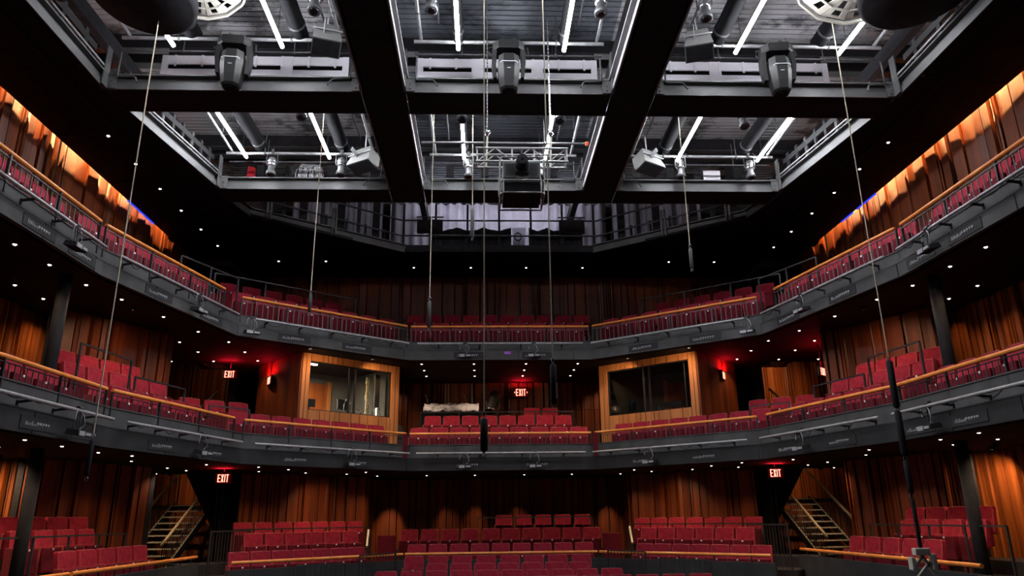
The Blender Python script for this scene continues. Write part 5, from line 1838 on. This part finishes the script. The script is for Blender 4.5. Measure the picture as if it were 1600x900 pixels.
# ------------------------------------------------------------------ big round ventilation drums at the top of the view
for s in (-1, 1):
    c = Vector((-4.82, 9.55, 9.64)) if s < 0 else Vector((5.30, 9.05, 9.60))
    ax = Vector((s * -0.22, -0.30, -0.92)).normalized()
    sc_ = 1.08 if s < 0 else 1.45
    t = thing('ventilation_drum', 'round cream slotted diffuser on a big black drum at the top, %s' % SIDE[s], 'ventilation drum', c[:], 0, 'ventilation drums')
    a = Vector((0, 0, 1))
    u = ax.cross(Vector((0, 1, 0))).normalized()
    v = ax.cross(u)
    nseg = 14
    m = MB()
    R0, R1 = 0.62, 0.26
    for i in range(nseg):
        a0, a1 = 2 * PI * i / nseg, 2 * PI * (i + 1) / nseg

        def pt(r, aa, hh):
            r, hh = r * sc_, hh * sc_
            return u * math.cos(aa) * r + v * math.sin(aa) * r + ax * hh

        def quad(r0, h0, r1, h1, f0, f1):
            b0, b1 = a0 + (a1 - a0) * f0, a0 + (a1 - a0) * f1
            vs = [pt(r0, b0, h0), pt(r0, b1, h0), pt(r1, b1, h1), pt(r1, b0, h1)]
            vs += [p - ax * 0.025 for p in vs]
            m.add(vs, [(0, 1, 2, 3), (7, 6, 5, 4), (0, 4, 5, 1), (1, 5, 6, 2), (2, 6, 7, 3), (3, 7, 4, 0)])
        H = lambda r: 0.16 * (1 - ((r - 0.26) / 0.36) ** 2)
        for (ra, rb) in ((0.62, 0.56), (0.45, 0.42), (0.30, 0.26)):
            quad(ra, H(ra), rb, H(rb), 0.02, 0.98)
        quad(0.56, H(0.56), 0.30, H(0.30), 0.02, 0.30)
        quad(0.56, H(0.56), 0.30, H(0.30), 0.70, 0.98)
    m.build('slotted_dome', 'cream', t)
    m = MB()
    for i in range(nseg):
        a0, a1 = 2 * PI * i / nseg, 2 * PI * (i + 1) / nseg
        p0 = (u * math.cos(a0) + v * math.sin(a0)) * 0.66 * sc_
        p1 = (u * math.cos(a1) + v * math.sin(a1)) * 0.66 * sc_
        m.bar(p0, p1, 0.03, 0.07, 0, up=ax)
    m.build('rim', 'cream', t)
    MB().lathe([(0.60 * sc_, -0.32), (0.62 * sc_, -0.04)], axis=ax, n=28).build('inner_shell', 'lens', t)
    rd = 0.76 if s < 0 else 0.86
    MB().lathe([(rd, -0.30), (rd + 0.02, -0.05), (rd - 0.04, -0.0)], c=((-0.85, 0.05, -0.42) if s < 0 else (0.85, -0.1, -0.48)), axis=Vector((s * 0.05, -0.1, -0.99)), n=40).build('black_drum', 'black', t)

# ------------------------------------------------------------------ hanging ropes


def rope(x, y, zt, zb, sleeve, label, r=0.008, sr=0.03, smat='dgrey', x2=None):
    t = thing('hanging_rope', label, 'rope', (x, y, zb - sleeve), 0, 'ropes hanging from the grid')
    MB().tube([(0, 0, sleeve + 0.06), (0, 0, zt - zb + sleeve)], r, 6).build('line', 'rope', t)
    if sleeve:
        MB().lathe([(0.012, 0.0), (sr, 0.03), (sr, sleeve - 0.03), (0.012, sleeve)], n=12).build('sleeve', smat, t)
        MB().tube([(0.02 * math.cos(k * PI / 4), 0, sleeve + 0.04 + 0.035 * math.sin(k * PI / 4)) for k in range(9)], 0.007, 6).build('shackle', 'pipe', t)
        MB().tube([(0.02 * math.cos(k * PI / 4), 0, -0.03 + 0.03 * math.sin(k * PI / 4)) for k in range(9)], 0.007, 6).build('ring', 'pipe', t)
    return t


rope(-5.59, 10.0, 9.30, 2.66, 0.48, 'long pale rope on the far left ending in a black weighted sleeve', 0.009, 0.03, 'black')
rope(-3.62, 13.0, 11.0, 5.58, 0.36, 'rope in the left bay ending in a grey sleeve above the upper rail', 0.009, 0.03, 'dgrey')
rope(-1.44, 13.0, 11.0, 5.45, 0.52, 'rope left of the projector ending in a dark sleeve over the upper rail', 0.009, 0.035, 'dgrey')
rope(-0.67, 13.6, 11.0, 7.55, 0.62, 'short rope with a silver grey sleeve just left of the projector', 0.010, 0.04, 'mgrey')
rope(-0.44, 9.0, 11.0, 2.78, 0.42, 'long middle rope ending in a thick black sleeve before the lower balcony', 0.009, 0.045, 'black')
rope(0.42, 9.0, 11.0, 3.45, 0.52, 'long rope right of the middle with a black sleeve and white strip', 0.009, 0.04, 'black')
rope(3.50, 13.0, 11.0, 6.50, 0.42, 'rope in the right bay ending in a grey sleeve above the upper balcony', 0.009, 0.035, 'mgrey')
tag(MB().box(-0.006, -0.006, 0, 0.006, 0.006, 0.2).build('white_strip', 'tag', None, (0.455, 8.955, 3.0)), 'small white strip on the black sleeve right of the middle', 'strip')
# far right rope with a string of black poles and a clamp at the bottom
x, y = 5.29, 10.0
t = thing('hanging_rope', 'rope on the far right ending in a chain of black poles and a pale clamp', 'rope', (x, y, 1.0), 0, 'ropes hanging from the grid')
MB().tube([(0, 0, 2.70), (0, 0, 8.4)], 0.009, 6).build('line', 'rope', t)
for z0, z1, r in ((2.0, 2.68, 0.045), (1.35, 1.97, 0.045), (0.85, 1.30, 0.038), (0.17, 0.80, 0.026)):
    MB().lathe([(r * 0.5, z0), (r, z0 + 0.03), (r, z1 - 0.03), (r * 0.5, z1)], n=12).build('pole', 'black', t)
for z in (2.70, 1.99, 1.32, 0.83):
    MB().tube([(0.028 * math.cos(k * PI / 4), 0, z + 0.03 * math.sin(k * PI / 4)) for k in range(9)], 0.008, 6).build('link', 'pipe', t)
m = MB()
m.rbox(-0.10, -0.05, 0.08, 0.10, 0.05, 0.17, 0.015).rbox(-0.17, -0.05, -0.1, -0.11, 0.05, 0.06, 0.012).rbox(0.11, -0.05, -0.1, 0.17, 0.05, 0.10, 0.012)
m.bar((-0.14, 0, -0.1), (0.02, 0, 0.10), 0.05, 0.035).bar((0.14, 0, -0.15), (-0.02, 0, 0.10), 0.05, 0.035).bar((-0.1, 0, -0.2), (0.1, 0, 0.0), 0.05, 0.03)
m.build('clamp', 'cream', t)

print('seats', n_seat[0], 'objects', len(bpy.data.objects))
